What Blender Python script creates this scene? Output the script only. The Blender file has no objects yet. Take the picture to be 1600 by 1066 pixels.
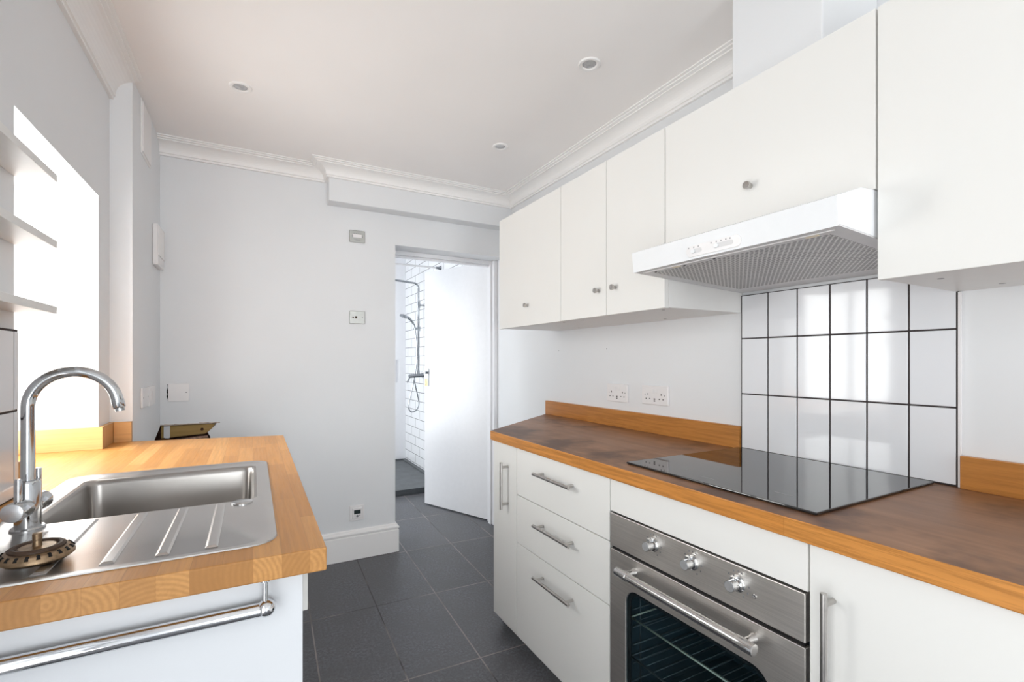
import bpy, bmesh, math, random
from mathutils import Vector, Matrix
random.seed(7)
SC = bpy.context.scene
COL = SC.collection
R = math.radians

# ------------------------------------------------------------------ camera, light, exposure
F_PX, YAW, HORIZON, EYE = 744.72, 28.5424, 564.67, 1.2053
cam_data = bpy.data.cameras.new('camera')
cam_data.sensor_width = 36.0
cam_data.lens = F_PX * 36.0 / 1600.0
cam_data.shift_y = (HORIZON - 533.0) / 1600.0
cam_data.clip_start = 0.02
cam = bpy.data.objects.new('camera', cam_data)
COL.objects.link(cam)
cam.location = (0, 0, EYE)
cam.rotation_euler = (R(90), 0, R(-YAW))
SC.camera = cam

SC.view_settings.view_transform = 'Standard'
SC.view_settings.look = 'None'
SC.view_settings.gamma = 1.0
SC.view_settings.use_curve_mapping = False
SC.view_settings.exposure = 0.31
SC.cycles.max_bounces = 10
SC.cycles.diffuse_bounces = 6
SC.cycles.glossy_bounces = 5
SC.cycles.transparent_max_bounces = 12
SC.cycles.sample_clamp_indirect = 8.0
SC.cycles.caustics_reflective = False

world = bpy.data.worlds.new('sky')
SC.world = world
world.use_nodes = True
bg = world.node_tree.nodes['Background']
bg.inputs['Color'].default_value = (0.93, 0.97, 1.0, 1)
bg.inputs['Strength'].default_value = 1.5


def daylight(name, loc, rot, sx, sy, power, color):
    l = bpy.data.lights.new(name, 'AREA')
    l.shape = 'RECTANGLE'
    l.size, l.size_y = sx, sy
    l.energy = power
    l.color = color
    o = bpy.data.objects.new(name, l)
    COL.objects.link(o)
    o.location = loc
    o.rotation_euler = rot
    return o


# daylight through the recessed window; the other lamps are fill behind added unseen glazing
daylight('daylight_recess_window', (-0.768, 1.901, 1.35), (0, R(-90), 0), 0.96, 0.74, 16.5, (1.0, 0.985, 0.96))
daylight('fill_behind_camera', (0.50, -5.62, 1.15), (R(97), 0, 0), 1.7, 2.1, 128, (0.955, 0.978, 1.0))  # added fill from behind the camera; its doors are invented
daylight('fill_left_side', (-0.80, -0.45, 1.06), (0, R(-102), 0), 2.05, 1.7, 18, (1.0, 0.99, 0.975))  # added fill from the left, brightening the cabinet fronts
daylight('fill_shower_room', (-0.58, 4.55, 1.2), (0, R(-90), 0), 1.8, 1.1, 36, (0.97, 0.985, 1.0))  # added to brighten the shower room through an invented window


# ------------------------------------------------------------------ material helpers
def lin(c):
    c = c / 255.0
    return c / 12.92 if c <= 0.04045 else ((c + 0.055) / 1.055) ** 2.4


def rgb(r, g, b):
    return (lin(r), lin(g), lin(b), 1.0)


class NT:
    def __init__(self, name):
        self.m = bpy.data.materials.new(name)
        self.m.use_nodes = True
        self.t = self.m.node_tree
        self.b = self.t.nodes['Principled BSDF']
        self.out = self.t.nodes['Material Output']

    def n(self, typ, **kw):
        nd = self.t.nodes.new(typ)
        for k, v in kw.items():
            setattr(nd, k, v)
        return nd

    def l(self, a, b):
        self.t.links.new(a, b)

    def math(self, op, a, b=None, c=None):
        nd = self.n('ShaderNodeMath', operation=op)
        for i, v in enumerate((a, b, c)):
            if v is None:
                continue
            if isinstance(v, (int, float)):
                nd.inputs[i].default_value = v
            else:
                self.l(v, nd.inputs[i])
        return nd.outputs[0]

    def mix(self, fac, a, b, mode='MIX'):
        nd = self.n('ShaderNodeMix', data_type='RGBA', blend_type=mode)
        for s, v in ((nd.inputs[0], fac), (nd.inputs[6], a), (nd.inputs[7], b)):
            if isinstance(v, (int, float)):
                s.default_value = v
            elif isinstance(v, tuple):
                s.default_value = v
            else:
                self.l(v, s)
        return nd.outputs[2]

    def ramp(self, fac, stops):
        nd = self.n('ShaderNodeValToRGB')
        el = nd.color_ramp.elements
        while len(el) < len(stops):
            el.new(0.5)
        for e, (p, c) in zip(el, stops):
            e.position = p
            e.color = c
        self.l(fac, nd.inputs[0])
        return nd.outputs[0]

    def pos(self):
        return self.n('ShaderNodeNewGeometry').outputs['Position']

    def noise(self, vec, scale, detail=2.0, rough=0.5):
        nd = self.n('ShaderNodeTexNoise')
        nd.inputs['Scale'].default_value = scale
        nd.inputs['Detail'].default_value = detail
        nd.inputs['Roughness'].default_value = rough
        if vec is not None:
            self.l(vec, nd.inputs['Vector'])
        return nd.outputs['Fac']

    def scaled(self, vec, s):
        nd = self.n('ShaderNodeVectorMath', operation='MULTIPLY')
        self.l(vec, nd.inputs[0])
        nd.inputs[1].default_value = s
        return nd.outputs[0]

    def bump(self, h, strength, dist=0.001):
        nd = self.n('ShaderNodeBump')
        nd.inputs['Strength'].default_value = strength
        nd.inputs['Distance'].default_value = dist
        self.l(h, nd.inputs['Height'])
        self.l(nd.outputs[0], self.b.inputs['Normal'])

    def set(self, col=None, rough=None, metal=None, spec=None, coat=None):
        b = self.b
        if col is not None:
            if isinstance(col, tuple):
                b.inputs['Base Color'].default_value = col
            else:
                self.l(col, b.inputs['Base Color'])
        if rough is not None:
            if isinstance(rough, (int, float)):
                b.inputs['Roughness'].default_value = rough
            else:
                self.l(rough, b.inputs['Roughness'])
        if metal is not None:
            b.inputs['Metallic'].default_value = metal
        if spec is not None:
            b.inputs['Specular IOR Level'].default_value = spec
        if coat is not None:
            b.inputs['Coat Weight'].default_value = coat
            b.inputs['Coat Roughness'].default_value = 0.08
        return self


def paint(name, col, rough=0.6, var=0.03, bump=0.12, nscale=40, spec=0.4):
    k = NT(name)
    p = k.pos()
    n1 = k.noise(p, 2.2, 3)
    c2 = tuple(min(1, x * (1 + var)) for x in col[:3]) + (1,)
    c1 = tuple(x * (1 - var) for x in col[:3]) + (1,)
    k.set(k.ramp(n1, [(0.3, c1), (0.7, c2)]), rough, 0, spec)
    k.bump(k.noise(p, nscale, 4, 0.6), bump, 0.002)
    return k.m


def plain(name, col, rough=0.4, metal=0.0, spec=0.5, coat=None, var=0.02, nscale=30):
    k = NT(name)
    n1 = k.noise(k.pos(), nscale, 2)
    c1 = tuple(x * (1 - var) for x in col[:3]) + (1,)
    c2 = tuple(min(1, x * (1 + var)) for x in col[:3]) + (1,)
    k.set(k.ramp(n1, [(0.3, c1), (0.7, c2)]), rough, metal, spec, coat)
    return k.m


def brushed(name, col, rough=0.3, stretch=(4, 4, 400), amt=0.12, bump=0.05):
    k = NT(name)
    p = k.scaled(k.pos(), stretch)
    n1 = k.noise(p, 1.0, 3, 0.6)
    n2 = k.noise(k.pos(), 6.0, 3, 0.6)
    c1 = tuple(x * (1 - amt) for x in col[:3]) + (1,)
    c2 = tuple(min(1, x * (1 + amt)) for x in col[:3]) + (1,)
    k.set(k.ramp(n1, [(0.3, c1), (0.7, c2)]), k.math('MULTIPLY_ADD', n2, 0.18, rough - 0.09), 1.0)
    k.bump(n1, bump, 0.0005)
    return k.m


def wood(name, cols, along='Y', w=0.042, L=0.5, ring=380, ringamt=0.35, rough=0.42, grain=0.25, coat=None, streaks=0.25):
    """Glued oak staves: each stave its own tone, growth rings round the stave's own heart, fine grain along it."""
    k = NT(name)
    p = k.pos()
    sep = k.n('ShaderNodeSeparateXYZ')
    k.l(p, sep.inputs[0])
    a, b_ = (sep.outputs[1], sep.outputs[0]) if along == 'Y' else (sep.outputs[0], sep.outputs[1])
    z = sep.outputs[2]
    sx = k.math('DIVIDE', b_, w)
    ix = k.math('FLOOR', sx)
    wn1 = k.n('ShaderNodeTexWhiteNoise', noise_dimensions='1D')
    k.l(ix, wn1.inputs['W'])
    sy = k.math('MULTIPLY_ADD', a, 1.0 / L, k.math('MULTIPLY', wn1.outputs['Value'], 7.3))
    iy = k.math('FLOOR', sy)
    cmb = k.n('ShaderNodeCombineXYZ')
    k.l(ix, cmb.inputs[0])
    k.l(iy, cmb.inputs[1])
    wn = k.n('ShaderNodeTexWhiteNoise', noise_dimensions='3D')
    k.l(cmb.outputs[0], wn.inputs['Vector'])
    tone = wn.outputs['Value']
    sc = k.n('ShaderNodeSeparateColor')
    k.l(wn.outputs['Color'], sc.inputs[0])
    # distance from a heart that lies outside the stave
    warp = k.noise(k.scaled(p, (9, 2.0, 9) if along == 'Y' else (2.0, 9, 9)), 1.0, 2)
    dx = k.math('ADD', k.math('SUBTRACT', b_, k.math('MULTIPLY', ix, w)), k.math('MULTIPLY_ADD', sc.outputs[0], 0.16, -0.10))
    dz = k.math('ADD', k.math('SUBTRACT', z, 0.86), k.math('MULTIPLY_ADD', sc.outputs[1], 0.12, -0.02))
    rr = k.math('SQRT', k.math('ADD', k.math('MULTIPLY', dx, dx), k.math('MULTIPLY', dz, dz)))
    ph = k.math('MULTIPLY_ADD', rr, ring * 6.28, k.math('MULTIPLY', warp, 14.0))
    rings = k.math('MULTIPLY_ADD', k.math('SINE', ph), 0.5, 0.5)
    fine = k.noise(k.scaled(p, (260, 9, 260) if along == 'Y' else (9, 260, 260)), 1.0, 3, 0.65)
    base0 = k.ramp(tone, [(0.0, cols[0]), (0.5, cols[1]), (1.0, cols[2])])
    base = base0
    dark = tuple(c * 0.55 for c in cols[0][:3]) + (1,)
    nsep = k.n('ShaderNodeSeparateXYZ')
    k.l(k.n('ShaderNodeNewGeometry').outputs['True Normal'], nsep.inputs[0])
    endg = k.math('ABSOLUTE', nsep.outputs[1] if along == 'Y' else nsep.outputs[0])
    ramt = k.math('MULTIPLY_ADD', endg, ringamt * 0.72, ringamt * 0.28)      # rings read strongest on sawn ends
    endcol = k.ramp(tone, [(0.0, tuple(c * 0.62 for c in cols[0][:3]) + (1,)), (1.0, tuple(c * 0.88 for c in cols[2][:3]) + (1,))])
    base = k.mix(endg, base, endcol)
    c1 = k.mix(k.math('MULTIPLY', rings, ramt), base, dark)
    mid = k.noise(k.scaled(p, (110, 5, 110) if along == 'Y' else (5, 110, 110)), 1.0, 5, 0.7)
    streak = k.ramp(mid, [(0.40, (1, 1, 1, 1)), (0.56, (0, 0, 0, 1))])
    c1 = k.mix(k.math('MULTIPLY', streak, streaks), c1, dark)
    c2 = k.mix(k.math('MULTIPLY', k.math('SUBTRACT', 1.0, fine), grain), c1, dark)
    # dark hair line between staves
    fx = k.math('FRACT', sx)
    fy = k.math('FRACT', sy)
    e1 = k.math('LESS_THAN', fx, 0.02)
    e2 = k.math('LESS_THAN', fy, 0.0025)
    c3 = k.mix(k.math('MULTIPLY', k.math('MAXIMUM', e1, e2), 0.45), c2, dark)
    k.set(c3, k.math('MULTIPLY_ADD', fine, 0.2, rough - 0.1), 0, 0.45, coat)
    k.bump(fine, 0.12, 0.0006)
    return k.m


# ------------------------------------------------------------------ materials
WALL = paint('wall_paint', (0.745, 0.755, 0.77, 1), 0.62, 0.015, 0.16, 34)
CEIL = paint('ceiling_paint', (0.90, 0.872, 0.858, 1), 0.75, 0.015, 0.06, 20)
TRIMW = paint('trim_paint', (0.86, 0.845, 0.835, 1), 0.5, 0.01, 0.03, 20)
GLOSSW = plain('gloss_white_paint', (0.80, 0.80, 0.82, 1), 0.3, 0, 0.5, None, 0.01)
CAB = plain('cabinet_white', (0.785, 0.775, 0.75, 1), 0.38, 0, 0.42, None, 0.008, 3)
CARC = plain('carcass_white', (0.78, 0.77, 0.75, 1), 0.35, 0, 0.45, None, 0.01)
PLASTIC = plain('white_plastic', (0.78, 0.76, 0.76, 1), 0.3, 0, 0.5, None, 0.01)
HOODW = plain('hood_white_enamel', (0.82, 0.83, 0.845, 1), 0.42, 0, 0.35, None, 0.01)
HOODG = plain('hood_underside_grey', (0.64, 0.63, 0.635, 1), 0.35, 0, 0.5, None, 0.03)
DARK = plain('dark_hole', (0.012, 0.011, 0.011, 1), 0.7, 0, 0.2)
GREYM = plain('grey_print', (0.22, 0.22, 0.23, 1), 0.5, 0, 0.3)
CHROME = plain('chrome', (0.72, 0.73, 0.75, 1), 0.06, 1.0, 0.5, None, 0.02)
CHROME2 = plain('worn_chrome', (0.60, 0.60, 0.60, 1), 0.16, 1.0, 0.5, None, 0.06, 60)
STEEL = plain('sink_steel', (0.56, 0.545, 0.53, 1), 0.27, 1.0, 0.5, None, 0.02, 14)
BOWLST = plain('bowl_steel_shaded', (0.40, 0.38, 0.36, 1), 0.30, 1.0, 0.5, None, 0.05, 5)  # same steel as the deck; the bowl's dark reflections are in the colour
OVENST = brushed('oven_brushed_steel', (0.68, 0.645, 0.61, 1), 0.42, (30, 6, 420), 0.10, 0.04)
HANDLE = brushed('handle_brushed_nickel', (0.50, 0.48, 0.46, 1), 0.28, (60, 60, 60), 0.05, 0.02)
SHCHROME = plain('shower_chrome', (0.36, 0.38, 0.40, 1), 0.2, 1.0, 0.5)
TAPCH = plain('tap_chrome', (0.54, 0.55, 0.56, 1), 0.09, 1.0, 0.5, None, 0.03)
SATIN = plain('satin_cap', (0.66, 0.67, 0.69, 1), 0.35, 0.85, 0.5, None, 0.06, 120)
BRASSY = plain('tarnished_bronze', (0.30, 0.21, 0.13, 1), 0.38, 0.9, 0.5, None, 0.35, 90)
RUBBER = plain('brown_rubber', (0.06, 0.035, 0.022, 1), 0.55, 0, 0.3, None, 0.2, 80)
MIRRORPL = plain('brushed_plate', (0.42, 0.42, 0.40, 1), 0.42, 0.9, 0.5, None, 0.05)
BLACKGL = plain('black_ceramic_glass', (0.012, 0.012, 0.013, 1), 0.035, 0, 0.9, None, 0.02)
ENAMEL = plain('dark_enamel', (0.05, 0.072, 0.082, 1), 0.3, 0, 0.4, None, 0.1)
GROUT = plain('dark_grout', (0.055, 0.045, 0.045, 1), 0.9, 0, 0.2, None, 0.15)
TILEW = plain('white_glazed_tile', (0.80, 0.81, 0.84, 1), 0.07, 0, 0.5, None, 0.01, 3)
SILVER = plain('silver_trim', (0.6, 0.6, 0.6, 1), 0.25, 1.0, 0.5)
SLATE = plain('slate_tray', (0.10, 0.108, 0.115, 1), 0.5, 0, 0.4, None, 0.15, 12)
TIMBER = wood('rough_pine', [rgb(150, 118, 60), rgb(170, 138, 78), rgb(182, 150, 92)], 'X', 0.3, 3.0, 60, 0.3, 0.7, 0.45)
COPPER = plain('old_pipe', (0.34, 0.22, 0.17, 1), 0.45, 0.6, 0.5, None, 0.4, 70)
BRICK = plain('dark_cavity_brick', (0.07, 0.035, 0.025, 1), 0.95, 0, 0.1, None, 0.5, 40)
PLASTERE = plain('bare_plaster', (0.50, 0.42, 0.36, 1), 0.9, 0, 0.2, None, 0.3, 60)
HINGE = plain('aged_hinge', (0.30, 0.25, 0.19, 1), 0.5, 0.4, 0.5, None, 0.3, 90)
RUNNER = plain('rack_shaded', (0.11, 0.115, 0.115, 1), 0.4, 0.5)  # rack metal with the dimness inside the oven put into its colour
RACKC = plain('rack_chrome', (0.75, 0.66, 0.5, 1), 0.35, 0.6)
LENS = plain('lamp_lens', (0.5, 0.5, 0.51, 1), 0.25, 0.3, 0.5, None, 0.2, 60)
OAKL = wood('pale_oak', [rgb(198, 138, 72), rgb(212, 150, 82), rgb(226, 168, 100)], 'Y', 0.0425, 0.42, 120, 0.42, 0.4, 0.34)
OAKU = wood('pale_oak_upstand', [rgb(214, 160, 100), rgb(222, 172, 112), rgb(230, 184, 126)], 'X', 0.12, 0.35, 130, 0.15, 0.4, 0.22)
OAKR = wood('oiled_oak', [rgb(206, 134, 58), rgb(214, 144, 68), rgb(224, 156, 80)], 'Y', 0.06, 0.7, 42, 0.55, 0.36, 0.40, None, 0.7)


def worn_top():
    k = NT('worn_oak_top')
    p = k.pos()
    st = k.noise(k.scaled(p, (22, 2.2, 22)), 1.0, 4, 0.6)
    fine = k.noise(k.scaled(p, (240, 12, 240)), 1.0, 3, 0.6)
    bl = k.noise(p, 3.4, 4, 0.62)
    c = k.ramp(st, [(0.25, rgb(132, 90, 58)), (0.5, rgb(156, 110, 74)), (0.75, rgb(176, 128, 90))])
    c = k.mix(k.math('MULTIPLY', k.math('SUBTRACT', 1.0, fine), 0.35), c, rgb(74, 48, 32))
    c = k.mix(k.ramp(bl, [(0.50, (0, 0, 0, 1)), (0.64, (0.8, 0.8, 0.8, 1))]), c, rgb(82, 56, 42))
    k.set(c, k.math('MULTIPLY_ADD', bl, 0.25, 0.30), 0, 0.45)
    k.bump(fine, 0.1, 0.0005)
    return k.m


OAKRT = worn_top()


def floor_mat():
    k = NT('slate_floor_tiles')
    p = k.pos()
    mp = k.n('ShaderNodeMapping', vector_type='POINT')
    # rotate the grid by 1.9 degrees and bring a joint crossing to the origin
    th = 0.033
    ox, oy = 0.5555, 2.985
    c, s = math.cos(th), math.sin(th)
    mp.inputs['Rotation'].default_value = (0, 0, th)
    mp.inputs['Location'].default_value = (-(c * ox - s * oy) + 0.298 * 40, -(s * ox + c * oy) + 0.606 * 20, 0)
    k.l(p, mp.inputs['Vector'])
    br = k.n('ShaderNodeTexBrick', offset=0.0, squash=1.0)
    br.inputs['Scale'].default_value = 1.0
    br.inputs['Mortar Size'].default_value = 0.003
    br.inputs['Mortar Smooth'].default_value = 0.1
    br.inputs['Bias'].default_value = 0.0
    br.inputs['Brick Width'].default_value = 0.298
    br.inputs['Row Height'].default_value = 0.606
    br.inputs['Color1'].default_value = rgb(76, 76, 78)
    br.inputs['Color2'].default_value = rgb(86, 86, 89)
    k.l(mp.outputs[0], br.inputs['Vector'])
    gv = k.noise(p, 2.6, 2)
    gcol = k.ramp(gv, [(0.42, rgb(46, 44, 43)), (0.56, rgb(140, 132, 128))])
    k.l(gcol, br.inputs['Mortar'])
    n1 = k.noise(p, 85, 5, 0.85)
    n2 = k.noise(p, 5.5, 6, 0.7)
    sp = k.math('MULTIPLY', k.ramp(n1, [(0.44, (0, 0, 0, 1)), (0.66, (0.9, 0.9, 0.9, 1))]), k.ramp(n2, [(0.35, (0.10, 0.10, 0.10, 1)), (0.62, (0.95, 0.95, 0.95, 1))]))
    col = k.mix(sp, br.outputs['Color'], rgb(132, 135, 146))
    col = k.mix(k.math('MULTIPLY', n2, 0.35), col, rgb(52, 51, 52))
    col = k.mix(br.outputs['Fac'], col, gcol)
    k.set(col, k.math('MULTIPLY_ADD', n2, 0.22, 0.28), 0, 0.5)
    h = k.math('ADD', k.math('MULTIPLY', n2, 0.5), k.math('MULTIPLY_ADD', n1, 0.10, k.math('MULTIPLY', br.outputs['Fac'], -1.2)))
    k.bump(h, 0.35, 0.002)
    return k.m


FLOOR = floor_mat()


def metro_mat():
    k = NT('white_metro_tiles')
    p = k.pos()
    sep = k.n('ShaderNodeSeparateXYZ')
    k.l(p, sep.inputs[0])
    cb = k.n('ShaderNodeCombineXYZ')
    k.l(k.math('ADD', sep.outputs[1], 3.05), cb.inputs[0])
    k.l(k.math('ADD', sep.outputs[2], 1.937), cb.inputs[1])
    br = k.n('ShaderNodeTexBrick', offset=0.5, squash=1.0)
    br.inputs['Scale'].default_value = 1.0
    br.inputs['Mortar Size'].default_value = 0.0028
    br.inputs['Mortar Smooth'].default_value = 0.1
    br.inputs['Brick Width'].default_value = 0.3
    br.inputs['Row Height'].default_value = 0.1
    br.inputs['Color1'].default_value = (0.80, 0.81, 0.83, 1)
    br.inputs['Color2'].default_value = (0.82, 0.83, 0.85, 1)
    br.inputs['Mortar'].default_value = rgb(96, 96, 100)
    k.l(cb.outputs[0], br.inputs['Vector'])
    k.set(br.outputs['Color'], 0.12, 0, 0.5)
    k.bump(k.math('SUBTRACT', 1.0, br.outputs['Fac']), 0.3, 0.002)
    return k.m


METRO = metro_mat()


def filter_mat():
    k = NT('grease_filter_mesh')
    p = k.pos()
    sep = k.n('ShaderNodeSeparateXYZ')
    k.l(p, sep.inputs[0])
    cb = k.n('ShaderNodeCombineXYZ')
    k.l(sep.outputs[1], cb.inputs[0])
    k.l(sep.outputs[0], cb.inputs[1])
    br = k.n('ShaderNodeTexBrick', offset=0.5, squash=1.0)
    br.inputs['Scale'].default_value = 1.0
    br.inputs['Mortar Size'].default_value = 0.0021
    br.inputs['Mortar Smooth'].default_value = 0.25
    br.inputs['Brick Width'].default_value = 0.0135
    br.inputs['Row Height'].default_value = 0.0092
    br.inputs['Color1'].default_value = (0.04, 0.037, 0.037, 1)
    br.inputs['Color2'].default_value = (0.065, 0.06, 0.06, 1)
    br.inputs['Mortar'].default_value = (0.74, 0.72, 0.71, 1)
    k.l(cb.outputs[0], br.inputs['Vector'])
    k.set(br.outputs['Color'], 0.35, 0.3, 0.5)
    k.bump(br.outputs['Fac'], 0.6, 0.003)
    return k.m


FILTER = filter_mat()


def glass_mat(name, tint, fac):
    k = NT(name)
    tr = k.n('ShaderNodeBsdfTransparent')
    tr.inputs[0].default_value = tint
    gl = k.n('ShaderNodeBsdfGlossy')
    gl.inputs['Roughness'].default_value = 0.02
    fr = k.n('ShaderNodeFresnel')
    fr.inputs['IOR'].default_value = fac
    mx = k.n('ShaderNodeMixShader')
    back = k.n('ShaderNodeNewGeometry').outputs['Backfacing']
    k.l(k.math('MULTIPLY', fr.outputs[0], k.math('SUBTRACT', 1.0, back)), mx.inputs[0])
    k.l(tr.outputs[0], mx.inputs[1])
    k.l(gl.outputs[0], mx.inputs[2])
    k.l(mx.outputs[0], k.out.inputs['Surface'])
    return k.m


PANE = glass_mat('window_glass', (0.97, 0.98, 0.98, 1), 1.25)
OVENGL = glass_mat('oven_glass', (0.78, 0.88, 0.92, 1), 1.35)


# ------------------------------------------------------------------ mesh helpers
class G:
    def __init__(self):
        self.v, self.f, self.s, self.mi = [], [], [], []

    def _add(self, vs, fs, smooth=False, mi=0):
        o = len(self.v)
        self.v += [tuple(map(float, q)) for q in vs]
        for f in fs:
            self.f.append(tuple(i + o for i in f))
            self.s.append(smooth)
            self.mi.append(mi)
        return self

    def hexa(self, p, mi=0):
        return self._add(p, [(0, 3, 2, 1), (4, 5, 6, 7), (0, 1, 5, 4), (1, 2, 6, 5), (2, 3, 7, 6), (3, 0, 4, 7)], False, mi)

    def box(self, x0, x1, y0, y1, z0, z1, mi=0):
        return self.hexa([(x0, y0, z0), (x1, y0, z0), (x1, y1, z0), (x0, y1, z0),
                          (x0, y0, z1), (x1, y0, z1), (x1, y1, z1), (x0, y1, z1)], mi)

    def prism(self, pts, axis, a, b, mi=0, smooth=False):
        def P(u, w, t):
            return {'x': (t, u, w), 'y': (u, t, w), 'z': (u, w, t)}[axis]
        n = len(pts)
        vs = [P(u, w, a) for u, w in pts] + [P(u, w, b) for u, w in pts]
        self._add(vs, [tuple(range(n - 1, -1, -1)), tuple(range(n, 2 * n))], False, mi)
        o = len(self.v) - 2 * n
        for i in range(n):
            j = (i + 1) % n
            self.f.append((o + i, o + j, o + n + j, o + n + i))
            self.s.append(smooth)
            self.mi.append(mi)
        return self

    def tube(self, path, r, n=14, caps=True, mi=0):
        path = [Vector(q) for q in path]
        m = len(path)
        rs = r if isinstance(r, (list, tuple)) else [r] * m
        tang = []
        for i in range(m):
            d = path[min(i + 1, m - 1)] - path[max(i - 1, 0)]
            if d.length < 1e-9:
                d = tang[-1] if tang else Vector((0, 0, 1))
            tang.append(d.normalized())
        up = Vector((0, 0, 1)) if abs(tang[0].z) < 0.9 else Vector((1, 0, 0))
        a = tang[0].cross(up).normalized()
        vs = []
        for i in range(m):
            t = tang[i]
            a = (a - t * a.dot(t)).normalized()
            b = t.cross(a)
            for k in range(n):
                th = 2 * math.pi * k / n
                vs.append(path[i] + (a * math.cos(th) + b * math.sin(th)) * rs[i])
        fs = []
        for i in range(m - 1):
            for k in range(n):
                k2 = (k + 1) % n
                fs.append((i * n + k, i * n + k2, (i + 1) * n + k2, (i + 1) * n + k))
        self._add(vs, fs, True, mi)
        if caps:
            o = len(self.v) - m * n
            self.f += [tuple(o + k for k in range(n - 1, -1, -1)), tuple(o + (m - 1) * n + k for k in range(n))]
            self.s += [False, False]
            self.mi += [mi, mi]
        return self

    def cyl(self, a, b, r, n=20, mi=0):
        return self.tube([a, b], r, n, True, mi)

    def lathe(self, c, axis, prof, n=32, mi=0, smooth=True):
        """prof: list of (radius, distance along the axis); a profile may start and end on the axis."""
        ax = Vector(axis).normalized()
        up = Vector((0, 0, 1)) if abs(ax.z) < 0.9 else Vector((1, 0, 0))
        a = ax.cross(up).normalized()
        b = ax.cross(a)
        c = Vector(c)
        vs = []
        for r, h in prof:
            for k in range(n):
                th = 2 * math.pi * k / n
                vs.append(c + ax * h + (a * math.cos(th) + b * math.sin(th)) * max(r, 1e-5))
        fs = []
        for i in range(len(prof) - 1):
            for k in range(n):
                k2 = (k + 1) % n
                fs.append((i * n + k, i * n + k2, (i + 1) * n + k2, (i + 1) * n + k))
        m = len(prof)
        fs.append(tuple(range(n - 1, -1, -1)))
        fs.append(tuple((m - 1) * n + k for k in range(n)))
        return self._add(vs, fs, smooth, mi)

    def sphere(self, c, r, n=24):
        prof = [(r * math.sin(math.pi * i / 12), -r * math.cos(math.pi * i / 12)) for i in range(13)]
        return self.lathe(c, (0, 0, 1), prof, n)


ORIG = {}


def link(o, parent, at):
    COL.objects.link(o)
    at = Vector(at)
    ORIG[o.name] = at
    if parent is not None:
        o.parent = parent
        o.location = at - ORIG[parent.name]
    else:
        o.location = at


def obj(name, g, mats, parent=None, bevel=0.0, seg=2, at=None, extra=None):
    """extra: surface pattern (marks, holes) added to the finished mesh with the second material"""
    if not isinstance(mats, (list, tuple)):
        mats = [mats]
    if at is None:
        if parent is not None:
            at = ORIG[parent.name]
        else:
            xs, ys, zs = zip(*g.v)
            at = ((min(xs) + max(xs)) / 2, (min(ys) + max(ys)) / 2, min(zs))
    at = Vector(at)

    def to_bm(q, mi0=0):
        me_ = bpy.data.meshes.new('tmp')
        me_.from_pydata([Vector(v) - at for v in q.v], [], q.f)
        for p, s, mi in zip(me_.polygons, q.s, q.mi):
            p.use_smooth = s
            p.material_index = mi + mi0
        b_ = bmesh.new()
        b_.from_mesh(me_)
        bpy.data.meshes.remove(me_)
        bmesh.ops.recalc_face_normals(b_, faces=b_.faces)
        return b_
    bm = to_bm(g)
    if bevel > 0:
        es = [e_ for e_ in bm.edges if len(e_.link_faces) == 2 and e_.calc_face_angle(0) > R(40)]
        bmesh.ops.bevel(bm, geom=es, offset=bevel, segments=seg, affect='EDGES', profile=0.5, clamp_overlap=True)
    for e_ in bm.edges:
        if len(e_.link_faces) == 2 and e_.calc_face_angle(0) > R(33):
            e_.smooth = False
    me = bpy.data.meshes.new(name)
    if extra is not None:
        b2 = to_bm(extra, 1)
        m2 = bpy.data.meshes.new('tmp2')
        for e_ in b2.edges:
            if len(e_.link_faces) == 2 and e_.calc_face_angle(0) > R(33):
                e_.smooth = False
        b2.to_mesh(m2)
        b2.free()
        bm.from_mesh(m2)
        bpy.data.meshes.remove(m2)
    bm.to_mesh(me)
    bm.free()
    for m in mats:
        me.materials.append(m)
    me.update()
    o = bpy.data.objects.new(name, me)
    link(o, parent, at)
    return o


def thing(name, label, cat, at, group=None):
    o = bpy.data.objects.new(name, None)
    o.empty_display_size = 0.05
    link(o, None, at)
    o['label'] = label
    o['category'] = cat
    if group:
        o['group'] = group
    return o


def tag(o, label, cat, group=None):
    o['label'] = label
    o['category'] = cat
    if group:
        o['group'] = group
    return o


def struct(name, g, mats, parent=None, bevel=0.0, at=None):
    o = obj(name, g, mats, parent, bevel, 2, at)
    if parent is None:
        o['kind'] = 'structure'
    return o


def structroot(name, at):
    o = bpy.data.objects.new(name, None)
    o.empty_display_size = 0.05
    link(o, None, at)
    o['kind'] = 'structure'
    return o


def sweep(path, prof, z):
    """Moulding along a plan path; the room lies to the right of the walking direction. prof: (out, dz)."""
    g = G()
    n = len(path)
    rows = []
    for i in range(n):
        p = Vector(path[i])
        ns = []
        if i > 0:
            d = (p - Vector(path[i - 1])).normalized()
            ns.append(Vector((d.y, -d.x)))
        if i < n - 1:
            d = (Vector(path[i + 1]) - p).normalized()
            ns.append(Vector((d.y, -d.x)))
        if len(ns) == 1:
            m = ns[0]
        else:
            m = (ns[0] + ns[1])
            m = m / m.dot(ns[0])
        rows.append([(p.x + m.x * o_, p.y + m.y * o_, z + dz) for o_, dz in prof])
    k = len(prof)
    vs = [q for r_ in rows for q in r_]
    fs = []
    for i in range(n - 1):
        for j in range(k):
            j2 = (j + 1) % k
            fs.append((i * k + j, i * k + j2, (i + 1) * k + j2, (i + 1) * k + j))
    fs.append(tuple(range(k)))
    fs.append(tuple((n - 1) * k + j for j in range(k - 1, -1, -1)))
    return g._add(vs, fs)


# ------------------------------------------------------------------ room dimensions
XL, XR, YF, CZ = -0.495, 1.58, 3.018, 2.34
YB = -5.5
REC0, REC1, RECX = 1.55, 2.252, -0.745      # window recess
RZ0, RZ1 = 0.8455, 1.81
WT = 0.8855                                  # worktop height

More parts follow.
